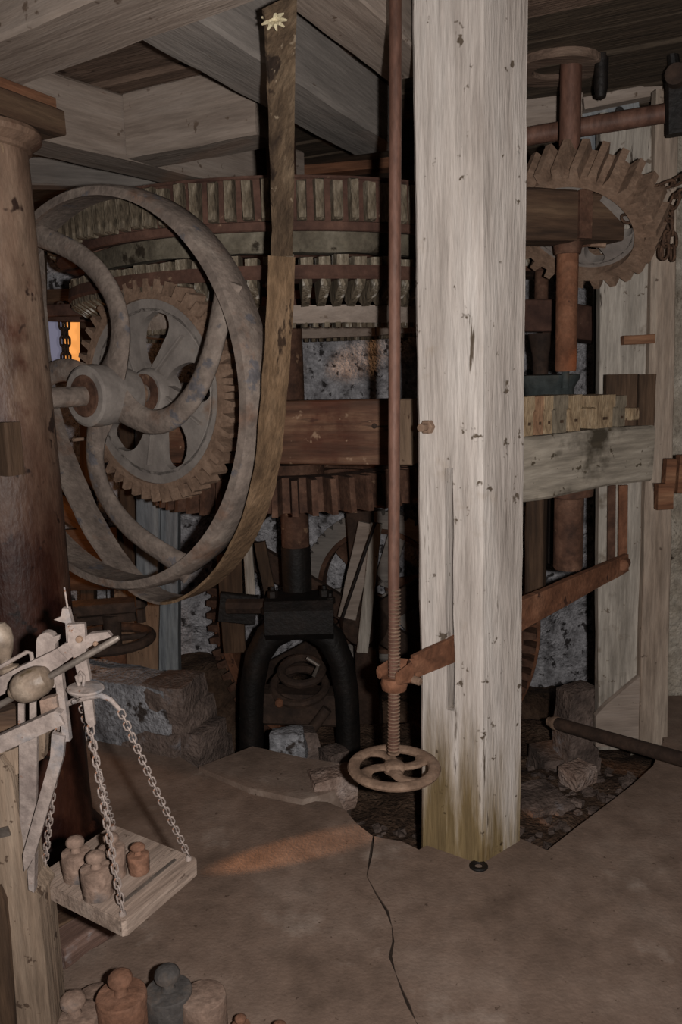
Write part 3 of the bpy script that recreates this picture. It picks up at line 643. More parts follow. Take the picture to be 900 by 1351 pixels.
# tilted gear
tc_ = P(768, 292, 3.12); vd = (tc_-cC).normalized()
rr = cR; uu = cU
na = (vd*math.cos(math.radians(64)) + (rr*.40+uu*.91).normalized()*math.sin(math.radians(64))).normalized()
tm = zframe(tc_, na, rr)
t = thing('tilted_gear', 'rusty iron gear hanging tilted behind the spindle, right of the white post', 'gear', None, m=tm)
mb = MB(); toothed(mb, tm, 26, .205, .238, .280, -.06, .08, 1.03, .05, .46); mb.build('toothed_rim', M['handrust'], t, None, None, .4)
mb = MB(); web(mb, tm, 5, .1, .215, .09, -.02, .02, .6, .3, 0); mb.build('web', M['greyplate'], t)
mb = MB(); mb.lathe(tm, [(.0, -.06), (.07, -.06), (.08, .02), (.07, .08), (0, .08)], 24); mb.build('hub', M['rust'], t)
mb = MB(); q = P(800, 323, 3.1); mb.tube([q, q+Vector((-.06, .02, .01))], .012, 8); mb.build('lock_pin', M['handrust'], t)

# ------------------------------------------------------------------ chains
def link_mesh(name, L, W, r, mat):
    pts = []; h = L/2-W/2
    for i in range(7): a = -PI/2+PI*i/6; pts.append(Vector((0, 0, 0))+Vector((W/2*math.cos(a+PI/2), 0, h+W/2*math.sin(a+PI/2))))
    for i in range(7): a = PI/2+PI*i/6; pts.append(Vector((W/2*math.cos(a+PI/2), 0, -h+W/2*math.sin(a+PI/2))))
    mb = MB(); mb.tube(pts, r, 6, closed=True); return mb.mesh(name, mat, sharp=2)
def chain(t, me, path, pitch):
    path = [Vector(p) for p in path]; tot = 0; seglen = []
    for a, b in zip(path, path[1:]): seglen.append((b-a).length)
    T = sum(seglen); n = max(2, round(T/pitch))
    for i in range(n):
        s = (i+.5)*T/n; k = 0
        while k < len(seglen)-1 and s > seglen[k]: s -= seglen[k]; k += 1
        d = (path[k+1]-path[k]).normalized(); p = path[k]+d*s
        m = zframe(p, d, AX) @ Matrix.Rotation(PI/2*(i % 2)+.5, 4, 'Z')
        inst('link', me, t, m)
rl = link_mesh('rust_link', .055, .032, .0055, M['chainrust'])
t = thing('rusty_chain', 'rusty chain draped over the tilted gear and hanging in loops at the right edge', 'chain', P(880, 300, 3.1))
chain(t, rl, [P(915, 228, 2.95), P(895, 238, 3.0), P(875, 246, 3.02), P(858, 254, 3.04), P(845, 270, 3.0)], .042)
chain(t, rl, [P(905, 250, 2.95), P(892, 262, 3.0), P(884, 280, 3.02), P(880, 310, 3.02), P(876, 340, 3.02)], .042)
chain(t, rl, [P(888, 342, 3.04), P(887, 310, 3.04), P(880, 285, 3.04), P(865, 282, 3.02), P(845, 290, 2.99), P(822, 288, 2.97)], .042)
chain(t, rl, [P(872, 338, 3.06), P(872, 300, 3.05), P(866, 280, 3.04)], .042)

# ------------------------------------------------------------------ further gearing behind on the right
BK = Vector((P(714, 420, 3.75).x, 3.75, 0))
t = thing('rear_spindle', 'dark rusty second spindle with square crossbar and conical foot, between post and main spindle', 'shaft', BK+ZX*1.5)
Mk = Matrix.Translation(BK); zz = lambda y: P(714, y, 3.75).z
MB().lathe(Mk, [(0, zz(395)), (.03, zz(395)), (.03, zz(300)), (0, zz(300))], 18).build('rod', M['rust'], t)
a = P(678, 417, 3.68); b = P(728, 417, 3.68); MB().bar(a, b, .09, .135, .05, 3).build('crossbar', M['rustband'], t)
MB().lathe(Mk, [(0, zz(500)), (.034, zz(500)), (.036, zz(470)), (.058, zz(440)), (0, zz(440))], 20).build('conical_foot', M['darkiron'], t)
a = P(755, 428, 4.0); b = P(800, 433, 3.9); MB().bar(P(728, 420, 3.75), b, .1, .15, .05, 3).build('crossbar', M['rustband'], t)
cz_ = P(715, 335, 3.8).z
t = thing('stone_nut', 'small dark cogged pinion partly hidden beneath the timber block, right of the white post', 'gear', Vector((.93, 3.9, cz_)))
Mn = Matrix.Translation((.93, 3.9, cz_)); mb = MB(); toothed(mb, Mn, 22, .12, .17, .205, -.06, .06); mb.build('toothed_rim', M['cog'], t)
mb = MB(); mb.lathe(Mn, [(0, -.08), (.19, -.08), (.2, -.062), (.12, .065), (0, .065)], 28); mb.build('pinion_body', M['rust'], t)
zp = P(738, 508, 3.2)
t = thing('iron_pan', 'blue-black round iron pan under the spindle tip behind the row of spare cogs', 'pan', Vector((SX.x-.02, 3.16, rtop)))
MB().lathe(Matrix.Translation((SX.x-.03, 3.20, 0)), [(.0, rtop+.01), (.09, rtop+.01), (.095, P(738, 512, 3.1).z), (.115, P(738, 500, 3.1).z), (.115, P(738, 495, 3.1).z), (.10, P(738, 494, 3.1).z), (0, P(738, 497, 3.1).z)], 32).build('pan_body', M['blueiron'], t)
# lever, post and slotted hanger below the beam
zf = P(748, 752, 2.98).z
t = thing('bridge_column', 'rusty iron cylinder between the stained beam and the rusty lever', 'cylinder', Vector((SX.x, 2.98, zf)))
MB().lathe(Matrix.Translation((SX.x, 3.0, 0)), [(0, zf), (.05, zf), (.054, zf+.01), (.054, rtop-hz-.04), (.06, rtop-hz-.035), (.085, rtop-hz-.03), (.09, rtop-hz+.012), (0, rtop-hz+.012)], 26).build('cylinder_body', M['rust'], t)
l0 = P(655, 822, 2.62); l1 = P(826, 742, 3.22)
t = thing('rusty_lever', 'flat orange-rusted iron lever sloping up from the white post to the hanger', 'lever', l0, m=frame(l0, l1-l0))
MB().bar(l0-ZX*.01, l1, .035, .115, .1, 10, taper=.62).build('lever_bar', M['rustorange'], t, None, (.002, 8))
q = P(823, 744, 3.19); MB().lathe(zframe(q, -AX), [(0, -.03), (.024, -.03), (.024, .03), (.018, .036), (0, .036)], 12).build('pin', M['rustorange'], t)
t = thing('slotted_hanger', 'upright rusty slotted iron strap hanging from the beam to the lever pin', 'hanger', P(815, 740, 3.25))
for (xa, xb) in ((801, 811), (815, 827)):
    a = P((xa+xb)/2, 748, 3.26); b = P((xa+xb)/2+1, 640, 3.26); MB().bar(a, b, .02, (xb-xa)/FPX*3.26, .1, 3, Vector((1, 0, 0))).build('strap', M['rustorange'] if xa > 805 else M['rust'], t)
a = P(832, 735, 3.30); b = P(833, 640, 3.30); tag(MB().bar(a, b, .02, .035, .1, 3, Vector((1, 0, 0))).build('wooden_strip', M['orangewood'], None, zframe(a, ZX)), 'thin light brown wooden strip right of the slotted hanger', 'strip')
for (x, Y_, y0, y1, wd_, mt, lb) in [(706, 3.4, 800, 655, .075, 'darkwood', 'dark brown stump post under the beam next to the white post'), ]:
    a = P(x, y0, Y_); b = P(x+2, y1, Y_); tag(MB().bar(a, b, wd_, wd_, .1, 6, AX).build('stub_post', M[mt], None, zframe(a, ZX), (.004, 8)), lb, 'post')
a = P(728, 742, 3.5); b = P(731, 650, 3.5); tag(MB().bar(a, b, .05, .045, .1, 3, Vector((1, 0, 0))).build('square_rod', M['blackiron'], None, zframe(a, ZX)), 'black square rod left of the rusty iron cylinder', 'rod')

# boards and batten at right, standing on the floor edge
def upright(px_l, px_r, ytop, ybot, Yd, mat, name, label, cat, thick=.04, seg=20, parent=None, rough=(.004, 5)):
    pb = P((px_l[1]+px_r[1])/2, ybot, Yd); pt = P((px_l[0]+px_r[0])/2, ytop, Yd)
    wt = (px_r[0]-px_l[0])/FPX*Yd; wb = (px_r[1]-px_l[1])/FPX*Yd
    mb = MB(); mb.bar(pb, pt, thick, wb, .06, seg, Vector((1, 0, 0)), taper=wt/wb)
    o = mb.build(name, mat, parent, zframe(pb, ZX), rough, .5)
    if parent is None: tag(o, label, cat)
    return o
upright((792, 785), (866, 846), 150, 985, 3.30, M['board'], 'wall_board', 'wide whitewashed board with knots and stains right of the stained beam end', 'board', .05)
upright((864, 838), (892, 878), 120, 985, 3.26, M['batten'], 'batten', 'narrow grey-brown upright batten right of the wide whitewashed board', 'batten', .07)
a = P(787, 985, 3.28); b = P(846, 985, 3.28)
mb = MB(); poly = [P(786, 945, 3.24), P(800, 930, 3.24), P(845, 892, 3.24), P(846, 985, 3.24), P(786, 985, 3.24)]
v = [p for p in poly]+[p+Vector((0, .03, 0)) for p in poly]; mb.add(v, [(0, 1, 2, 3, 4), (9, 8, 7, 6, 5)]+[(i, i+5, (i+1) % 5+5, (i+1) % 5) for i in range(5)])
tag(mb.build('skirting_patch', M['joist'], None, zframe(poly[4], ZX)), 'bare brown lower board with slanted top at the foot of the whitewashed board', 'board')
upright((783, 783), (790, 790), 345, 920, 3.6, M['blackiron'], 'gap_shade_strip', 'thin black strip drawn for the dark gap left of the wide whitewashed board', 'rod', .02)  # dark strip standing in for the shade of a narrow gap
for (x0, x1, y0, y1, lb) in [(876, 889, 605, 650, 'left'), (893, 905, 600, 650, 'right'), ]:
    a = P(x0, (y0+y1)/2, 3.15); b = P(x1, (y0+y1)/2, 3.15); tag(MB().bar(a, b, .04, (y1-y0)/FPX*3.2, .08, 2).build('wooden_cleat', M['orangewood'], None, frame(a, b-a), (.002, 10)), 'reddish wooden cleat on the right wall, %s one of the upper two' % lb, 'block')
a = P(866, 655, 3.14); b = P(886, 654, 3.14); tag(MB().bar(a, b, .04, .1, .08, 2).build('wooden_cleat', M['orangewood'], None, frame(a, b-a), (.002, 10)), 'reddish wooden cleat lowest on the batten at the right', 'block')
a = P(821, 449, 3.24); b = P(862, 447, 3.24); tag(MB().bar(a, b, .04, .035, .1, 3).build('peg', M['orangewood'], None, frame(a, b-a), (.002, 10)), 'short horizontal brown stick nailed across the whitewashed board', 'stick')
a = P(840, 470, 3.25); b = P(846, 492, 3.25); MB
# top right: beam, pipe, hanger
c0 = P(660, 163, 3.62); c1 = P(768, 150, 3.52)
tag(MB().bar(c0, c1, .12, .17, .05, 8).build('rear_beam', M['joist'], None, frame(c0, c1-c0), (.004, 5)), 'pale pinkish beam with bolt hole behind the spindle, under the dark ceiling', 'beam')
c0 = P(768, 139, 3.46); c1 = P(890, 118, 3.42)
tag(MB().bar(c0, c1, .08, .045, .05, 8).build('rear_rail', M['joist'], None, frame(c0, c1-c0), (.004, 5)), 'thin pale rail along the dark ceiling above the grey panel, upper right', 'rail')
c0 = P(765, 185, 3.5); c1 = P(845, 172, 3.46); tag(MB().bar(c0, c1, .03, .22, .03, 8).build('grey_panel', M['bluepost'], None, frame(c0, c1-c0), (.004, 5)), 'blue-grey flat panel behind the rusty pipe, upper right', 'panel')
c0 = P(660, 186, 3.35); c1 = P(892, 147, 3.12)
t = thing('rusty_pipe', 'long round rusty pipe running behind the spindle to the black hanger', 'pipe', c0)
MB().tube([c0, (c0+c1)/2, c1], .034, 16).build('pipe_body', M['rod'], t)
q = P(818, 147, 3.4); MB().lathe(zframe(q, -AX), [(0, 0), (.016, 0), (.014, .02), (0, .02)], 8).build('nut', M['blackiron'], t)
t = thing('black_hanger', 'black iron hanger rod and clamp at the top right edge', 'hanger', P(890, 100, 3.05))
MB().tube([P(878, -20, 3.05), P(886, 60, 3.05), P(893, 110, 3.05)], .02, 10).build('hanger_rod', M['blackiron'], t)
MB().bar(P(893, 95, 3.04), P(893, 178, 3.04), .07, .06, .2, 3, AX).build('clamp', M['blackiron'], t)
MB().lathe(zframe(P(893, 103, 3.0), -AX), [(0, 0), (.035, 0), (.035, .05), (0, .05)], 14).build('clamp_bolt', M['darkiron'], t)

# ------------------------------------------------------------------ pit wheel and footstep bridge
KC = P(482, 820, 4.5); kn = Vector((-.30, -1, 0)).normalized()
km = Matrix((Vector((-kn.y, kn.x, 0)), ZX, kn)).transposed().to_4x4(); km.translation = KC
t = thing('pit_wheel', 'big upright iron pit wheel with rim teeth, its lower half sunk in the pit', 'gear wheel', None, m=km)
mb = MB(); toothed(mb, km, 76, .86, .89, .955, .08, -.03, 1.0, 0, .5); mb.build('toothed_rim', M['rust'], t, None, None, .4)
MB().ring(km, .84, .972, -.06, -.028, 120).build('flange', M['rustorange'], t)
MB().ring(km, .83, .885, -.06, .085, 120).build('inner_rim', M['rustorange'], t)
for k in range(6):
    a = k*PI/3+.55; d = Vector((math.cos(a), math.sin(a), 0))
    MB().bar(km @ (d*.1), km @ (d*.85), .05, .13, .1, 4, km.to_3x3() @ Vector((-d.y, d.x, 0)), taper=1.2).build('arm', M['darkiron'], t)
MB().lathe(km, [(0, .12), (.1, .12), (.14, .05), (.14, -.1), (0, -.1)], 28).build('hub', M['darkiron'], t)
# segment wheel near the wall
kc2 = P(503, 778, 4.9); k2 = km.copy(); k2.translation = kc2
t = thing('segment_wheel', 'pale wooden-rimmed wheel with stepped edge behind the main shaft, near the white wall', 'wheel', None, m=k2)
mb = MB(); toothed(mb, k2, 44, .38, .475, .50, .05, -.05, 1, 0, .7); mb.build('stepped_rim', M['joist_grey'], t, None, None, .4)
MB().ring(k2, .365, .395, -.04, .06, 80).build('inner_rim', M['rust'], t)
for k in range(6):
    a = k*PI/3+.22; d = Vector((math.cos(a), math.sin(a), 0))
    MB().bar(k2 @ (d*.03), k2 @ (d*.38), .03, .11, .1, 4, k2.to_3x3() @ Vector((-d.y, d.x, 0))).build('arm', M['joist_grey'] if k % 2 else M['rust'], t)
for (xa, ya, xb, yb, Yd, mt, lb, wd_) in [(485, 690, 458, 815, 4.3, 'joist', 'leaning pale rust-stained plank behind the screw rod', .1), (497, 690, 478, 860, 4.25, 'board', 'leaning whitish board right of the rust-stained plank', .06),
                                  (302, 730, 310, 860, 4.1, 'darkwood', 'dark brown board behind the loop of the belt', .12), (343, 715, 360, 800, 4.15, 'darkwood', 'dark leaning board left of the main shaft', .06),
                                  (326, 700, 332, 800, 4.2, 'board', 'pale curved strip left of the main shaft', .05)]:
    a = P(xa, ya, Yd); b = P(xb, yb, Yd); tag(MB().bar(b, a, .025, wd_, .1, 8, Vector((1, 0, 0))).build('plank', M[mt], None, zframe(b, ZX), (.004, 7)), lb, 'plank')
t = thing('dark_diagonal_rod', 'thin black diagonal iron rod right of the main shaft', 'rod', P(470, 760, 4.1)); MB().tube([P(495, 690, 4.1), P(452, 815, 4.1)], .008, 8).build('rod_body', M['blackiron'], t)
# bridge
t = thing('bridge_arch', 'black cast-iron arch of two bowed legs carrying the foot of the main shaft', 'arch', P(395, 1000, 3.75))
BYd = 3.78
def pth(l, Yd): return [P(x, y, Yd) for x, y in l]
for l in ([(378, 826), (355, 840), (340, 866), (333, 905), (332, 950), (332, 1005), (332, 1040)], [(412, 824), (436, 842), (450, 872), (457, 912), (459, 960), (460, 1015), (460, 1050)]):
    MB().tube(pth(l, BYd), [.075, .07, .062, .06, .06, .06, .06], 12, r2=.075, side=Vector((0, 1, 0))).build('leg', M['blackiron'], t, sharp=1)
mm = Matrix.Translation((MAXI.x+.01, BYd, 0)); z1 = P(395, 785, BYd).z; z2 = P(395, 835, BYd).z
MB().bar(P(352, 812, BYd), P(440, 810, BYd), .26, z1-z2, .2, 4).build('collar', M['blackiron'], t)
for x, y in ((360, 788), (428, 786), (352, 810), (436, 796)):
    q = P(x, y, BYd-.05); MB().lathe(Matrix.Translation(q), [(0, 0), (.024, 0), (.024, .03), (.012, .035), (.012, .05), (0, .05)], 6).build('nut', M['blackiron'], t)
MB().tube([P(405, 868, BYd-.02), P(420, 878, BYd-.04), P(414, 892, BYd-.04)], .011, 8).build('hook', M['steel'], t)
t = thing('lower_machinery', 'dark iron bearing with pulley rings and bolt between the black arch legs', 'bearing', P(395, 960, 3.9))
MB().bar(P(325, 928, 3.85), P(452, 932, 3.85), .16, .16, .1, 4).build('bearing_body', M['darkiron'], t)
for (x, y, r) in ((395, 905, .13), (398, 885, .10)):
    mm = zframe(P(x, y, 3.85), (0, -.35, 1)); pts = [mm @ Vector((r*math.cos(2*PI*i/30), r*math.sin(2*PI*i/30), 0)) for i in range(30)]
    MB().tube(pts, .022, 8, closed=True).build('ring', M['darkiron'], t)
MB().lathe(zframe(P(369, 927, 3.74), (0, -1, 0)), [(0, -.02), (.022, -.02), (.022, .012), (.015, .02), (0, .02)], 12).build('bolt_head', M['rustorange'], t)
MB().tube([P(432, 935, 3.72), P(400, 978, 3.7)], .026, 12).build('inclined_rod', M['darkiron'], t)
MB().tube([P(352, 800, 3.95), P(300, 800, 3.98)], .04, 8).build('stub', M['darkiron'], t)
a = P(290, 800, 4.0); b = P(338, 805, 4.0); tag(MB().bar(a, b, .04, .15, .1, 2).build('dark_plate', M['blackiron'], None, frame(a, b-a)), 'black rectangular plate left of the arch top', 'plate')
a = P(286, 900, 4.98); b = P(326, 900, 4.98); tag(MB().bar(a, b, .02, .4, .05, 6).build('rust_plate', M['rust'], None, frame(a, b-a), (.004, 6)), 'flaking rusty plate right of the left-hand teeth of the pit wheel', 'plate')

# ------------------------------------------------------------------ stones
def stone(c, size, rz, mat, label, name='stone_block', amp=.018, cat='stone', tilt=0, group=None, parent=None):
    m = Matrix.Translation(Vector(c)) @ Matrix.Rotation(rz, 4, 'Z') @ Matrix.Rotation(tilt, 4, 'X')
    bm = bmesh.new(); bmesh.ops.create_cube(bm, size=1); bmesh.ops.subdivide_edges(bm, edges=bm.edges[:], cuts=5, use_grid_fill=True)
    for q in bm.verts:
        p = q.co.copy(); l = max(abs(p.x), abs(p.y), abs(p.z)); n = p.normalized()*.62
        k = .16; p = p*(1-k)+n*k
        p = Vector((p.x*size[0], p.y*size[1], p.z*size[2])); wd = m @ p
        p += noise.noise_vector(wd*6)*amp + noise.noise_vector(wd*15)*amp*.4; q.co = p
    me = bpy.data.meshes.new(name); bm.to_mesh(me); bm.free()
    for pl in me.polygons: pl.use_smooth = True
    me.set_sharp_from_angle(angle=.7); me.materials.append(mat)
    o = inst(name, me, parent, m)
    if parent is None: tag(o, label, cat, group)
    return o
# broken slab in front of the arch
sl = [G(262, 1012, .02), G(333, 984, .02), G(400, 1000, .02), G(447, 1006, .02), G(462, 1022, .02), G(456, 1034, .02), G(430, 1046, .02), G(400, 1056, .02), G(330, 1042, .02)]
mb = MB(); mb.prism(I4, [(p.x, p.y) for p in sl], -.16, .02, 4)
tag(mb.build('broken_slab', M['concrete'], None, zframe(sl[0]-ZX*.16, ZX), (.008, 7), .5), 'broken concrete slab with raised edge in front of the black arch', 'slab')
q = G(437, 1040, -.02); stone(q+Vector((.0, .0, .0)), (.16, .13, .14), .3, M['pinkstone'], 'chalky white lump at the broken slab corner, left of the handwheel')
for (x, y, z, s, rz, mt, lb) in [
    (165, 935, .12, (.62, .2, .34), -.45, 'whitestone', 'long low limewashed stone kerb under the small handwheel at the back left'),
    (232, 918, .22, (.2, .2, .16), -.4, 'stone', 'grey pinkish stone at the foot of the blue-grey post'),
    (228, 948, .10, (.30, .22, .2), -.5, 'stone', 'upper stone step between the limewashed kerb and the pit wheel'),
    (242, 975, .02, (.32, .2, .17), -.5, 'stone', 'lower stone step beside the pit wheel teeth'),
    (200, 972, .02, (.42, .18, .16), -.5, 'stone', 'brown stone step in front of the limewashed kerb'),
    (272, 992, -.08, (.20, .18, .14), -.4, 'stone', 'lowest dark stone at the crevice beside the pit wheel')]:
    stone(G(x, y, z), s, rz, M[mt], lb)
stone(G(762, 1000, -.05)+Vector((.06, .24, .04)), (.14, .12, .36), .3, M['stone'], 'upright reddish stone stub under the end of the iron rod in the right pit')
stone(G(758, 1000, -.05)+Vector((0, -.03, -.05)), (.13, .10, .07), .5, M['pinkstone'], 'pinkish white flat stone in the right pit below the rod end')
stone(G(400, 985, -.1), (.13, .12, .17), .2, M['stone'], 'rounded grey stone between the legs of the black arch')
stone(G(440, 1000, -.1)-ZX*.0, (.1, .1, .1), .6, M['stone'], 'small dark stone beneath the right leg of the black arch')
stone(G(380, 982, -.05), (.16, .1, .12), 0, M['whitestone'], 'blue-white stone seen through the gap of the black arch')
stone(G(710, 1050, -.12)-ZX*.03, (.2, .22, .08), .3, M['stone'], 'flat grey stone in the pit beside the post on its right')
stone(G(742, 1012, -.24), (.26, .2, .18), .2, M['stone'], 'sloping brown stone bank beside the pit wheel rim on the right')
rb = MB(); rnd = random.Random(3)
for i in range(230):
    if i < 150: x = rnd.uniform(.62, 1.25); y = rnd.uniform(2.6, 3.4)
    else: x = rnd.uniform(-.05, .3); y = rnd.uniform(2.6, 3.2)
    if x > .55 and (y-2.43) < (x-.634)*.97: continue
    r = rnd.uniform(.006, .022); m = Matrix.Translation((x, y, max(-.5, hpit(x, y))+r*.3)) @ Matrix.Rotation(rnd.uniform(0, 6), 4, 'Z') @ Matrix.Rotation(rnd.uniform(-.5, .5), 4, 'X')
    rb.box(m, (r*2.2, r*1.6, r))
tag(rb.build('rubble', M['stone'], None, I4, (.003, 40)), 'scattered small rubble lying in the pits beside the post', 'rubble', None, 'stuff')
# iron rod at the lower right
a = P(736, 955, 3.3); b = P(930, 1010, 2.72)
t = thing('iron_bar', 'dark brown round iron bar lying across the right pit towards the right edge', 'bar', a)
MB().tube([a+(b-a)*i/8 for i in range(9)], .027, 14).build('bar_body', M['darkiron'], t)
MB().lathe(zframe(a, a-b), [(0, 0), (.03, 0), (.032, .012), (.024, .03), (.02, .05), (0, .05)], 14).build('bar_tip', M['handrust'], t)

# ------------------------------------------------------------------ back-left corner
upright((182, 182), (214, 212), 560, 905, 4.3, M['bluepost'], 'blue_post', 'pale blue-grey upright post behind the upright gear, left one of the pair', 'post', .1)
upright((213, 210), (236, 238), 560, 905, 4.32, M['bluepost'], 'blue_post', 'darker blue-grey upright post behind the upright gear, right one of the pair', 'post', .1)
upright((160, 160), (180, 180), 560, 940, 4.5, M['darkwood'], 'dark_post', 'dark brown upright post left of the blue-grey pair', 'post', .08)
upright((108, 108), (126, 126), 400, 900, 4.6, M['darkwood'], 'dark_post', 'dark brown post right of the bright doorway', 'post', .08)
upright((38, 38), (58, 60), 330, 980, 3.9, M['darkwood'], 'dark_post', 'dark brown post hard behind the column, left of the bright doorway', 'post', .08)
a = P(75, 590, 4.6); b = P(180, 560, 4.3)
c0 = P(170, 800, 4.9); c1 = P(170, 905, 4.9)
upright((150, 150), (212, 210), 775, 908, 4.12, M['endwood'], 'post_light_board', 'added pale board standing for warm light on the left post, between the small far handwheel and the blue-grey posts', 'board', .03)  # added board in place of orange light on the left blue post
a = P(55, 740, 4.5); b = P(160, 735, 4.45); tag(MB().bar(a, b, .05, .35, .05, 4).build('boarding', M['darkwoodx'], None, frame(a, b-a), (.003, 6)), 'dark brown panel behind the lower rim of the pulley', 'panel')
a = P(70, 660, 4.4); b = P(135, 700, 4.4); tag(MB().bar(a, b, .05, .12, .05, 4).build('diagonal_brace', M['darkwoodx'], None, frame(a, b-a), (.003, 6)), 'reddish diagonal brace seen through the lower left of the pulley', 'brace')
hw = P(148, 843, 3.7)
t = thing('far_handwheel', 'small dark brown handwheel on a rusty screw at the back left', 'handwheel', hw)
hm = Matrix.Translation(hw); pts = [hm @ Vector((.18*math.cos(2*PI*i/36), .18*math.sin(2*PI*i/36), 0)) for i in range(36)]
MB().tube(pts, .024, 10, closed=True).build('rim', M['darkiron'], t)
for k in range(4):
    a = k*PI/2+.3; MB().tube([hw+Vector((.02*math.cos(a), .02*math.sin(a), .0)), hw+Vector((.17*math.cos(a), .17*math.sin(a), 0))], .016, 8).build('spoke', M['darkiron'], t)
MB().lathe(hm, [(0, -.03), (.045, -.03), (.045, .03), (0, .03)], 16).build('hub', M['darkiron'], t)
MB().lathe(hm, [(0, -.20), (.06, -.20), (.06, -.06), (.028, -.05), (.028, .16), (0, .16)], 16).build('screw', M['rustorange'], t)
t = thing('screw_press_bar', 'dark iron crossbar with bolts above the small far handwheel', 'bar', P(120, 800, 3.7))
MB().bar(P(78, 805, 3.68), P(190, 796, 3.68), .12, .05, .1, 4).build('crossbar', M['darkiron'], t)
MB().bar(P(88, 822, 3.68), P(180, 812, 3.68), .05, .04, .1, 4).build('lower_bar', M['darkiron'], t)
for x, y in ((186, 812), (96, 820), (184, 792)): MB().lathe(Matrix.Translation(P(x, y, 3.6)), [(0, -.03), (.022, -.03), (.022, .03), (0, .03)], 6).build('nut', M['darkiron'], t)
MB().lathe(Matrix.Translation(P(148, 822, 3.68)), [(0, -.05), (.04, -.05), (.045, .04), (0, .04)], 14).build('boss', M['darkiron'], t)
# back-left doorway, the lit wall in it drawn as glowing pieces
dm = MB(); 
door = structure(MB().bar(P(52, 445, 5.45), P(122, 443, 5.45), .03, .6, .02, 2).build('doorway_1', M['darkwoodx']))
o = MB().bar(P(66, 452, 5.38), P(84, 452, 5.38), .012, .42, .02, 1).build('pane', M['glow_cool'], door); o['label'] = 'bluish lit wall as a glowing pane'
o = MB().bar(P(84, 452, 5.38), P(108, 452, 5.38), .012, .42, .02, 1).build('pane', M['glow_warm'], door); o['label'] = 'orange lit wall as a glowing pane'
o = MB().bar(P(126, 432, 5.36), P(138, 432, 5.36), .012, .1, .02, 1).build('pane', M['glow_warm'], door)
t = thing('hanging_chain', 'dark chain hanging in front of the bright back-left doorway', 'chain', P(85, 490, 4.6))
dl = link_mesh('dark_link', .06, .035, .007, M['darkiron'])
chain(t, dl, [P(80, 400, 4.6), P(84, 450, 4.6), P(86, 500, 4.6)], .045); chain(t, dl, [P(86, 400, 4.62), P(88, 450, 4.62), P(90, 500, 4.62)], .045)
# rings dimly seen behind column
mm = Matrix.Translation(P(115, 415, 4.0)); 
t = thing('small_crown_ring', 'small reddish iron ring below the big wheels, behind the pulley at left', 'ring', P(115, 415, 4.0))
MB().ring(mm, .20, .245, -.02, .03, 48).build('iron_ring', M['rustband'], t)
for k in range(4):
    a = k*PI/2+.4; d = Vector((math.cos(a), math.sin(a), 0)); q = mm.translation; MB().bar(q, q+d*.21, .03, .02, .1, 1).build('arm', M['rustband'], t)

# ------------------------------------------------------------------ leather belt
bp = [(370, 4, 2.03), (371, 90, 2.17), (373, 230, 2.34), (372, 338, 2.41), (367, 450, 2.42), (357, 580, 2.45), (347, 640, 2.49), (330, 695, 2.57), (301, 745, 2.68), (264, 779, 2.80), (228, 791, 2.91), (188, 776, 3.02), (150, 735, 3.10), (118, 682, 3.16), (90, 620, 3.22), (68, 560, 3.27), (55, 500, 3.3), (46, 420, 3.32), (40, 300, 3.33)]
cpt = [P(*q) for q in bp]; path = []
for i in range(len(cpt)-1):
    A0 = cpt[max(i-1, 0)]; A1 = cpt[i]; A2 = cpt[i+1]; A3 = cpt[min(i+2, len(cpt)-1)]
    for s in [k/6 for k in range(6)]:
        path.append((i+s, .5*((2*A1)+(A2-A0)*s+(2*A0-5*A1+4*A2-A3)*s*s+(3*A1-A0-3*A2+A3)*s**3)))
path.append((len(cpt)-1, cpt[-1]))
t = thing('leather_belt', 'long worn leather drive belt hanging from the ceiling and looping under the pulley', 'belt', P(235, 800, 2.9))
def ribbon(pp, mat, name, w0=.112):
    v = []; f = []
    for i, (k, p) in enumerate(pp):
        tt = (pp[min(i+1, len(pp)-1)][1]-pp[max(i-1, 0)][1]).normalized(); s = (PA-tt*PA.dot(tt)).normalized(); n = s.cross(tt); w1 = w0 if k > 2.6 and w0 > .1 else w0
        wa = w0/2+.005*noise.noise(p*14+Vector((5, 0, 0))); wb = w0/2+.005*noise.noise(p*14)
        for a, b in ((-wa, -.005), (wb, -.005), (wb, .005), (0, .0075), (-wa, .005)): v.append(p+s*a+n*b)
    N = len(pp)
    for i in range(N-1):
        for j in range(5): f.append((i*5+j, i*5+(j+1) % 5, i*5+5+(j+1) % 5, i*5+5+j))
    f += [(0, 1, 2, 3, 4), tuple(range(N*5-1, N*5-6, -1))]
    return MB().add(v, f).build(name, mat, t, None, (.0012, 20))
ia = 3*6; ribbon(path[:ia+1], M['belt_old'], 'upper_strap', .086)['label'] = 'darker grey-brown upper length'
ribbon(path[ia:10*6+1], M['belt'], 'middle_strap')
ribbon(path[60:], M['dustiron'], 'lower_strap')['label'] = 'dust-grey lower length'
q = P(362, 30, 2.055); mb = MB()
for i in range(9):
    a = i*.7; d = Vector((math.cos(a)*.03, -.012, math.sin(a)*.022)); mb.tube([q, q+d*.6+Vector((0, -.01, 0)), q+d], [.006, .005, .002], 6)
mb.build('rag_knot', M['rag'], t)['label'] = 'cream rag knot'

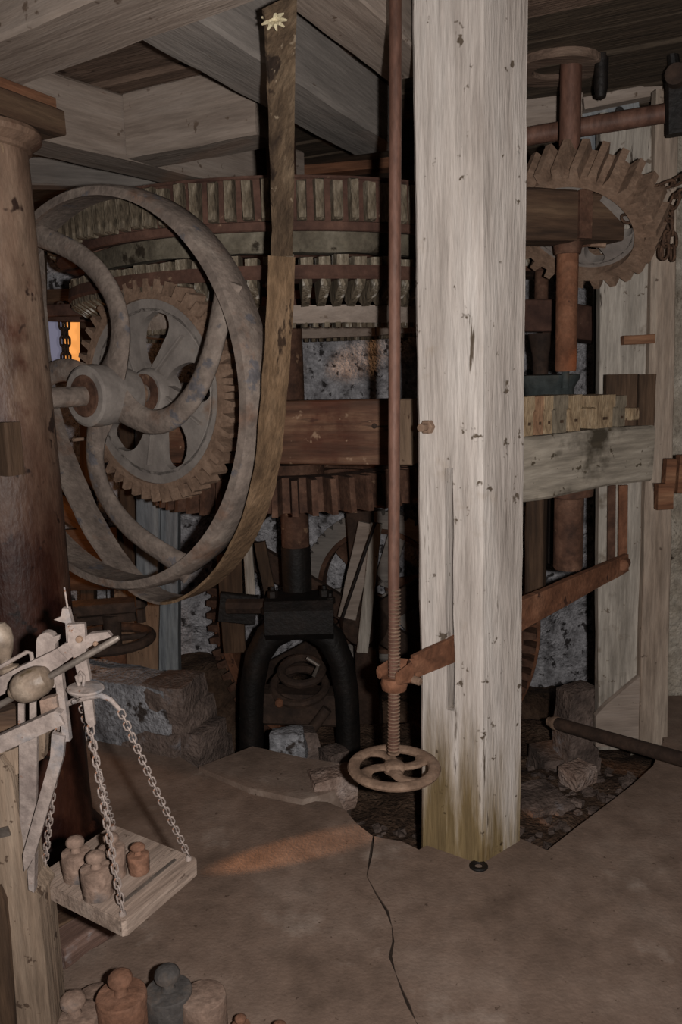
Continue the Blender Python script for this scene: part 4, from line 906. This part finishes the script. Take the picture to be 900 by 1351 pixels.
# ------------------------------------------------------------------ balance scale in the left foreground
SY = 1.52
t = thing('balance_scale', 'dusty iron beam scale with brass poise on a pale wooden stand, left foreground', 'scale', P(20, 1351, SY))
S = lambda x, y, d=0: P(x, y, SY+d)
sv = Vector((0, 1, 0))
def plate(pts, d0, th, mat, name, label=None, smooth=.5):
    vv = [S(x, y, d0) for x, y in pts]+[S(x, y, d0)+Vector((0, th, 0)) for x, y in pts]; n = len(pts)
    o = MB().add(vv, [tuple(range(n)), tuple(reversed(range(n, 2*n)))]+[(i, i+n, (i+1) % n+n, (i+1) % n) for i in range(n)]).build(name, mat, t, None, (.0008, 30), smooth)
    if label: o['label'] = label
    return o
plate([(-40, 912), (0, 893), (30, 878), (60, 864), (75, 856), (88, 850), (92, 870), (70, 884), (40, 898), (0, 918), (-40, 940)], 0, .016, M['dustmetal'], 'scale_beam')
plate([(75, 856), (86, 849), (100, 846), (120, 836), (142, 834), (147, 840), (128, 847), (116, 855), (90, 870)], -.006, .014, M['dustmetal'], 'beam_nose')
MB().tube([S(-30, 947, -.05), S(60, 896, -.05), S(153, 843, -.05), S(157, 841, -.05)], [.0062, .0062, .0062, .004], 12).build('graduated_rod', M['steel'], t)
pa, pb = S(14, 916, -.052), S(71, 889, -.052); dv = pb-pa
MB().lathe(zframe(pa, dv), [(.0, .0), (.010, .0), (.012, .004), (.012, .010), (.022, .013), (.030, .026), (.0315, .045), (.029, .066), (.022, .079), (.010, .083), (0, .083)], 24).build('brass_poise', M['brass'], t)
def arcplate(cx, cy, rx, h_):                                       # round-topped strap outline
    return [(cx-rx, cy+h_)]+[(cx-rx*math.cos(a), cy-rx*math.sin(a)) for a in [PI*i/8 for i in range(9)]]+[(cx+rx, cy+h_)]
plate([(48+((x-48)), y) for x, y in arcplate(60, 847, 12.5, 60)], .016, .02, M['dustmetal'], 'fulcrum_plate')
plate([(66, 843), (72, 839), (79, 838), (78, 844), (72, 850)], .016, .008, M['dustmetal'], 'small_horn')
plate([(71, 818), (80, 814), (82, 803), (90, 803), (97, 830), (98, 848), (88, 850), (86, 822)], .004, .014, M['dustmetal'], 'pointer_horn')
MB().tube([S(91, 812, .01), S(85, 775, .012)], .0018, 6).build('pointer', M['dustmetal'], t)
hs_ = plate([(88, 824), (111, 823), (113, 850), (114, 868), (119, 898), (104, 900), (97, 868), (90, 850)], -.008, .013, M['dustmetal'], 'hanger_strap')
MB().lathe(zframe(S(105, 843, -.008), -sv), [(0, 0), (.007, 0), (.006, .006), (0, .007)], 12).build('rivet', M['handrust'], hs_)
MB().lathe(zframe(S(126, 849, -.008), -sv), [(0, 0), (.005, 0), (.004, .004), (0, .005)], 12).build('rivet', M['handrust'], t)
dc = S(113, 909, 0)
MB().lathe(zframe(dc, ZX+Vector((.08, 0, 0))), [(0, -.008), (.02, -.008), (.034, -.003), (.036, .001), (.034, .004), (.014, .007), (0, .008)], 28).build('disc', M['dustmetal'], t)
pts = [S(104, 904, -.004), S(101, 893, -.01), S(106, 886, -.012), S(111, 892, -.01), S(110, 904, -.004)]; MB().tube(pts, .0035, 8).build('hook', M['dustmetal'], t)
plate([(108, 912), (121, 911), (124, 944), (125, 957), (119, 960), (113, 952)], 0, .01, M['dustmetal'], 'tongue')
MB().tube([S(76, 946, .04), S(84, 932, .03), S(96, 925, .01), S(112, 920, 0), S(132, 917, 0), S(146, 923, 0), S(158, 936, 0)], [.004, .005, .006, .007, .006, .005, .004], 10).build('spreader', M['dustmetal'], t)
MB().tube([S(112, 920, 0), S(98, 926, -.02), S(104, 920, .04), S(110, 928, .06)], .005, 8).build('spreader', M['dustmetal'], t)
# frame of the scale
plate([(70, 880), (80, 878), (92, 978), (83, 979)], .006, .016, M['dustmetal'], 'side_strap')
MB().bar(S(-40, 1003, -.02), S(82, 948, -.02), .008, .024, .1, 2).build('cross_strap', M['dustmetal'], t)
plate([(-40, 996), (-40, 989), (72, 938), (80, 942)], -.028, .02, M['dustmetal'], 'cross_strap')
for a_, b_ in ((24, 32), (39, 47)): plate([(a_, 928), (b_, 926), (b_, 972), (a_, 976)], .02, .006, M['dustmetal'], 'stay')
plate([(52, 925), (74, 918), (78, 950), (56, 958)], -.004, .02, M['weight'], 'knife_block')
plate([(25, 970), (49, 962), (48, 1078), (43, 1140), (34, 1150), (26, 1085)], .03, .01, M['dustmetal'], 'vertical_strap')
plate([(68, 968), (86, 972), (83, 1000), (45, 1130), (32, 1150), (30, 1128), (66, 1000)], .0, .012, M['dustmetal'], 'diagonal_strap')
plate([(36, 1148), (46, 1128), (45, 1178), (38, 1174)], .01, .02, M['dustmetal'], 'strap_foot')
pts = [S(-20, 888, .02), S(0, 880, .02), S(36, 860, .02), S(41, 862, .02), S(43, 874, .01)]; MB().tube(pts, .0042, 8).build('loop_rod', M['dustmetal'], t)
MB().lathe(zframe(S(12, 888, .03), Vector((-.22, .1, 1))), [(0, -.01), (.012, -.006), (.020, .004), (.022, .012), (.012, .016), (.012, .03), (.020, .045), (.026, .065), (.026, .085), (.018, .10), (0, .106)], 24).build('brass_knob', M['brass'], t)
# wooden stand
plate([(-60, 1010), (0, 1000), (14, 1020), (20, 1052), (26, 1080), (36, 1150), (40, 1172), (52, 1186), (54, 1215), (62, 1290), (70, 1375), (-60, 1390)], .03, .09, M['scalewood'], 'wooden_leg')
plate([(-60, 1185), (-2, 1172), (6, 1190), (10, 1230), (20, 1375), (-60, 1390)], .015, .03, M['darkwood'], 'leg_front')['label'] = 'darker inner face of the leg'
plate([(-60, 980), (8, 992), (26, 985), (60, 965), (58, 1000), (30, 1018), (6, 1030), (-60, 1030)], .05, .1, M['scalewood'], 'wooden_block')
plate([(-60, 958), (20, 935), (22, 975), (-60, 985)], .08, .05, M['darkwoodx'], 'rear_block')
MB().box(frame(S(3, 1098, .028), (1, 0, .2)), (.03, .006, .02)).build('steel_plate', M['steel'], t)

# ------------------------------------------------------------------ pan, chains, weights
pz = .475
cN, cRr, cL = G(163, 1216, pz), G(262, 1133, pz), G(45, 1158, pz)
ctr = (cRr+cL)/2; 
ex = (cRr-cN); ey = (cL-cN); cB = cL+ex
pmx = frame(cN, ex, ZX)
t = thing('weighing_board', 'square dusty wooden weighing board hung on chains from the scale', 'board', None, m=pmx)
exn = ex.normalized(); eyn = ey.normalized()
mb = MB(); v = []
th_ = .036; n = 10
c8 = []
poly = []
for (p, a, b) in ((cN, eyn, exn), (cRr, -exn, eyn), (cB, -eyn, -exn), (cL, exn, -eyn)):
    poly += [p+a*.008, p+b*.008]
mb.prism(I4, [(p.x, p.y) for p in poly], pz-th_, pz-.003); mb.prism(I4, [(ctr.x+(p.x-ctr.x)*.985, ctr.y+(p.y-ctr.y)*.985) for p in poly], pz-.0035, pz)
mb.build('board_body', M['panwood'], t, None, (.002, 9))
e0 = cN+exn*.02; 
MB().bar(cRr+eyn*.03-exn*.012+ZX*.002, cN+eyn*.03+exn*.02+ZX*.002, .012, .004, .1, 4).build('edge_strip', M['panwood'], t)
MB().bar(cRr+eyn*.045-exn*.03+ZX*.001, cN+eyn*.045+exn*.03+ZX*.001, .008, .003, .1, 4).build('edge_strip', M['steel'], t)
for q in (cN+(cB-cN).normalized()*.022, cRr+(cL-cRr).normalized()*.022, cL+(cRr-cL).normalized()*.022, cB+(cN-cB).normalized()*.022):
    MB().lathe(Matrix.Translation(Vector((q.x, q.y, pz))), [(0, -.002), (.008, -.002), (.007, .006), (.003, .012), (0, .012)], 10).build('eye_bolt', M['dustmetal'], t)
pl_ = link_mesh('pan_link', .023, .0125, .0019, M['dustmetal'])
def panchain(p, q, lb, w_=0):
    t = thing('pan_chain', lb, 'chain', (q.x, q.y, pz), 'chains of the weighing board'); chain(t, pl_, [p, (p+q)/2-ZX*.004, q+ZX*.012], .0165)
zq = lambda q: Vector((q.x, q.y, pz))
panchain(S(119, 958, .005), zq(cN+(cB-cN).normalized()*.022), 'front dusty chain from the scale tongue to the nearest board corner')
panchain(S(159, 938, 0), zq(cRr+(cL-cRr).normalized()*.022), 'right dusty chain from the spreader to the right board corner')
panchain(S(78, 944, .04), zq(cL+(cRr-cL).normalized()*.022), 'left dusty chain behind the scale strap to the left board corner')
panchain(S(108, 932, .06), zq(cB+(cN-cB).normalized()*.022), 'rear chain from the spreader to the hidden back corner of the board')
def weight(p, r, h, kr, kh, mat, label, grp, neck=.4, knob=True, tilt=None):
    m = Matrix.Translation(p) if tilt is None else zframe(p, tilt)
    t = thing('iron_weight', label, 'weight', None, grp, m)
    MB().lathe(m, [(0, 0), (r*.93, 0), (r*.97, r*.06), (r*.97, h*.35), (r, h*.38), (r, h*.955), (r*.985, h*.975), (r*.95, h*.985), (r*.5, h), (0, h)], 32).build('body', mat, t, None, (.0006, 30))
    if knob:
        MB().lathe(m, [(0, h-.002), (kr*.6, h-.002), (kr*.45, h+kh*.2), (kr*.45, h+kh*.34), (kr*.6, h+kh*.44), (0, h+kh*.45)], 18).build('neck', mat, t)
        MB().lathe(m, [(0, h+kh*.38), (kr*.6, h+kh*.40), (kr*.95, h+kh*.52), (kr, h+kh*.66), (kr*.92, h+kh*.82), (kr*.66, h+kh*.95), (kr*.3, h+kh), (0, h+kh)], 20).build('knob', mat, t, None, (.0008, 40))
    return t
gw = 'iron weights on the weighing board'
weight(G(103, 1158, pz)+ZX*.001, .031, .062, .020, .034, M['weight'], 'dusty iron weight at the left rear of the weighing board', gw)
weight(G(130, 1181, pz)+ZX*.001, .033, .064, .021, .034, M['weight'], 'largest front iron weight behind the near chain on the board', gw)
weight(G(150, 1155, pz)+ZX*.001, .029, .068, .018, .03, M['weight'], 'tall rear iron weight mostly hidden behind the front one on the board', gw)
weight(G(184, 1150, pz)+ZX*.001, .0235, .042, .016, .024, M['weight_red'], 'smallest rusty iron weight at the right of the board', gw)
gf = 'iron weights on the floor'
def fw(x, y, r, h, kr, kh, mat, label, knob=True, tilt=None):
    p = G(x, y, h); p.z = 0.001; return weight(p, r, h, kr, kh, mat, label, gf, knob=knob, tilt=tilt)
fw(98, 1338, .052, .16, .029, .05, M['weight'], 'dusty floor weight with round knob beside the scale leg, foreground left')
fw(160, 1310, .056, .19, .028, .052, M['weight_red'], 'tall orange-rusty floor weight with knob in the foreground')
fw(222, 1305, .054, .17, .030, .055, M['weight_grey'], 'dark grey floor weight with knob, right of the orange-rusty one')
fw(268, 1312, .052, .16, .02, .0, M['weight'], 'knobless flat-topped cylindrical floor weight in the foreground', knob=False)
fw(318, 1352, .022, .075, .014, .022, M['weight_red'], 'small rusty floor weight right of the flat-topped one')
fw(369, 1362, .024, .075, .016, .024, M['weight_red'], 'small rusty floor weight at the right end of the foreground row')
fw(128, 1318, .058, .10, .0, .0, M['weight'], 'low wide pale weight behind the first two floor weights', knob=False)
fw(190, 1332, .04, .11, .0, .0, M['weight_grey'], 'short dark weight between orange-rusty and grey floor weights', knob=False)
fw(98, 1372, .034, .15, .0, .0, M['weight'], 'narrow flat weight at the bottom edge beside the scale leg', knob=False)
# wood scraps under the board
for (x0, y0, x1, y1, z, wd_, ht, mt, lb) in [(72, 1258, 140, 1212, .06, .09, .06, 'offcut', 'flaking reddish wood offcut on the floor under the weighing board'), (60, 1232, 112, 1205, .05, .06, .05, 'darkwoodx', 'dark wood offcut behind the reddish one under the board')]:
    a = G(x0, y0, z); b = G(x1, y1, z); tag(MB().bar(a, b, wd_, ht, .1, 8).build('wood_offcut', M[mt], None, frame(a, b-a), (.004, 12)), lb, 'wood')
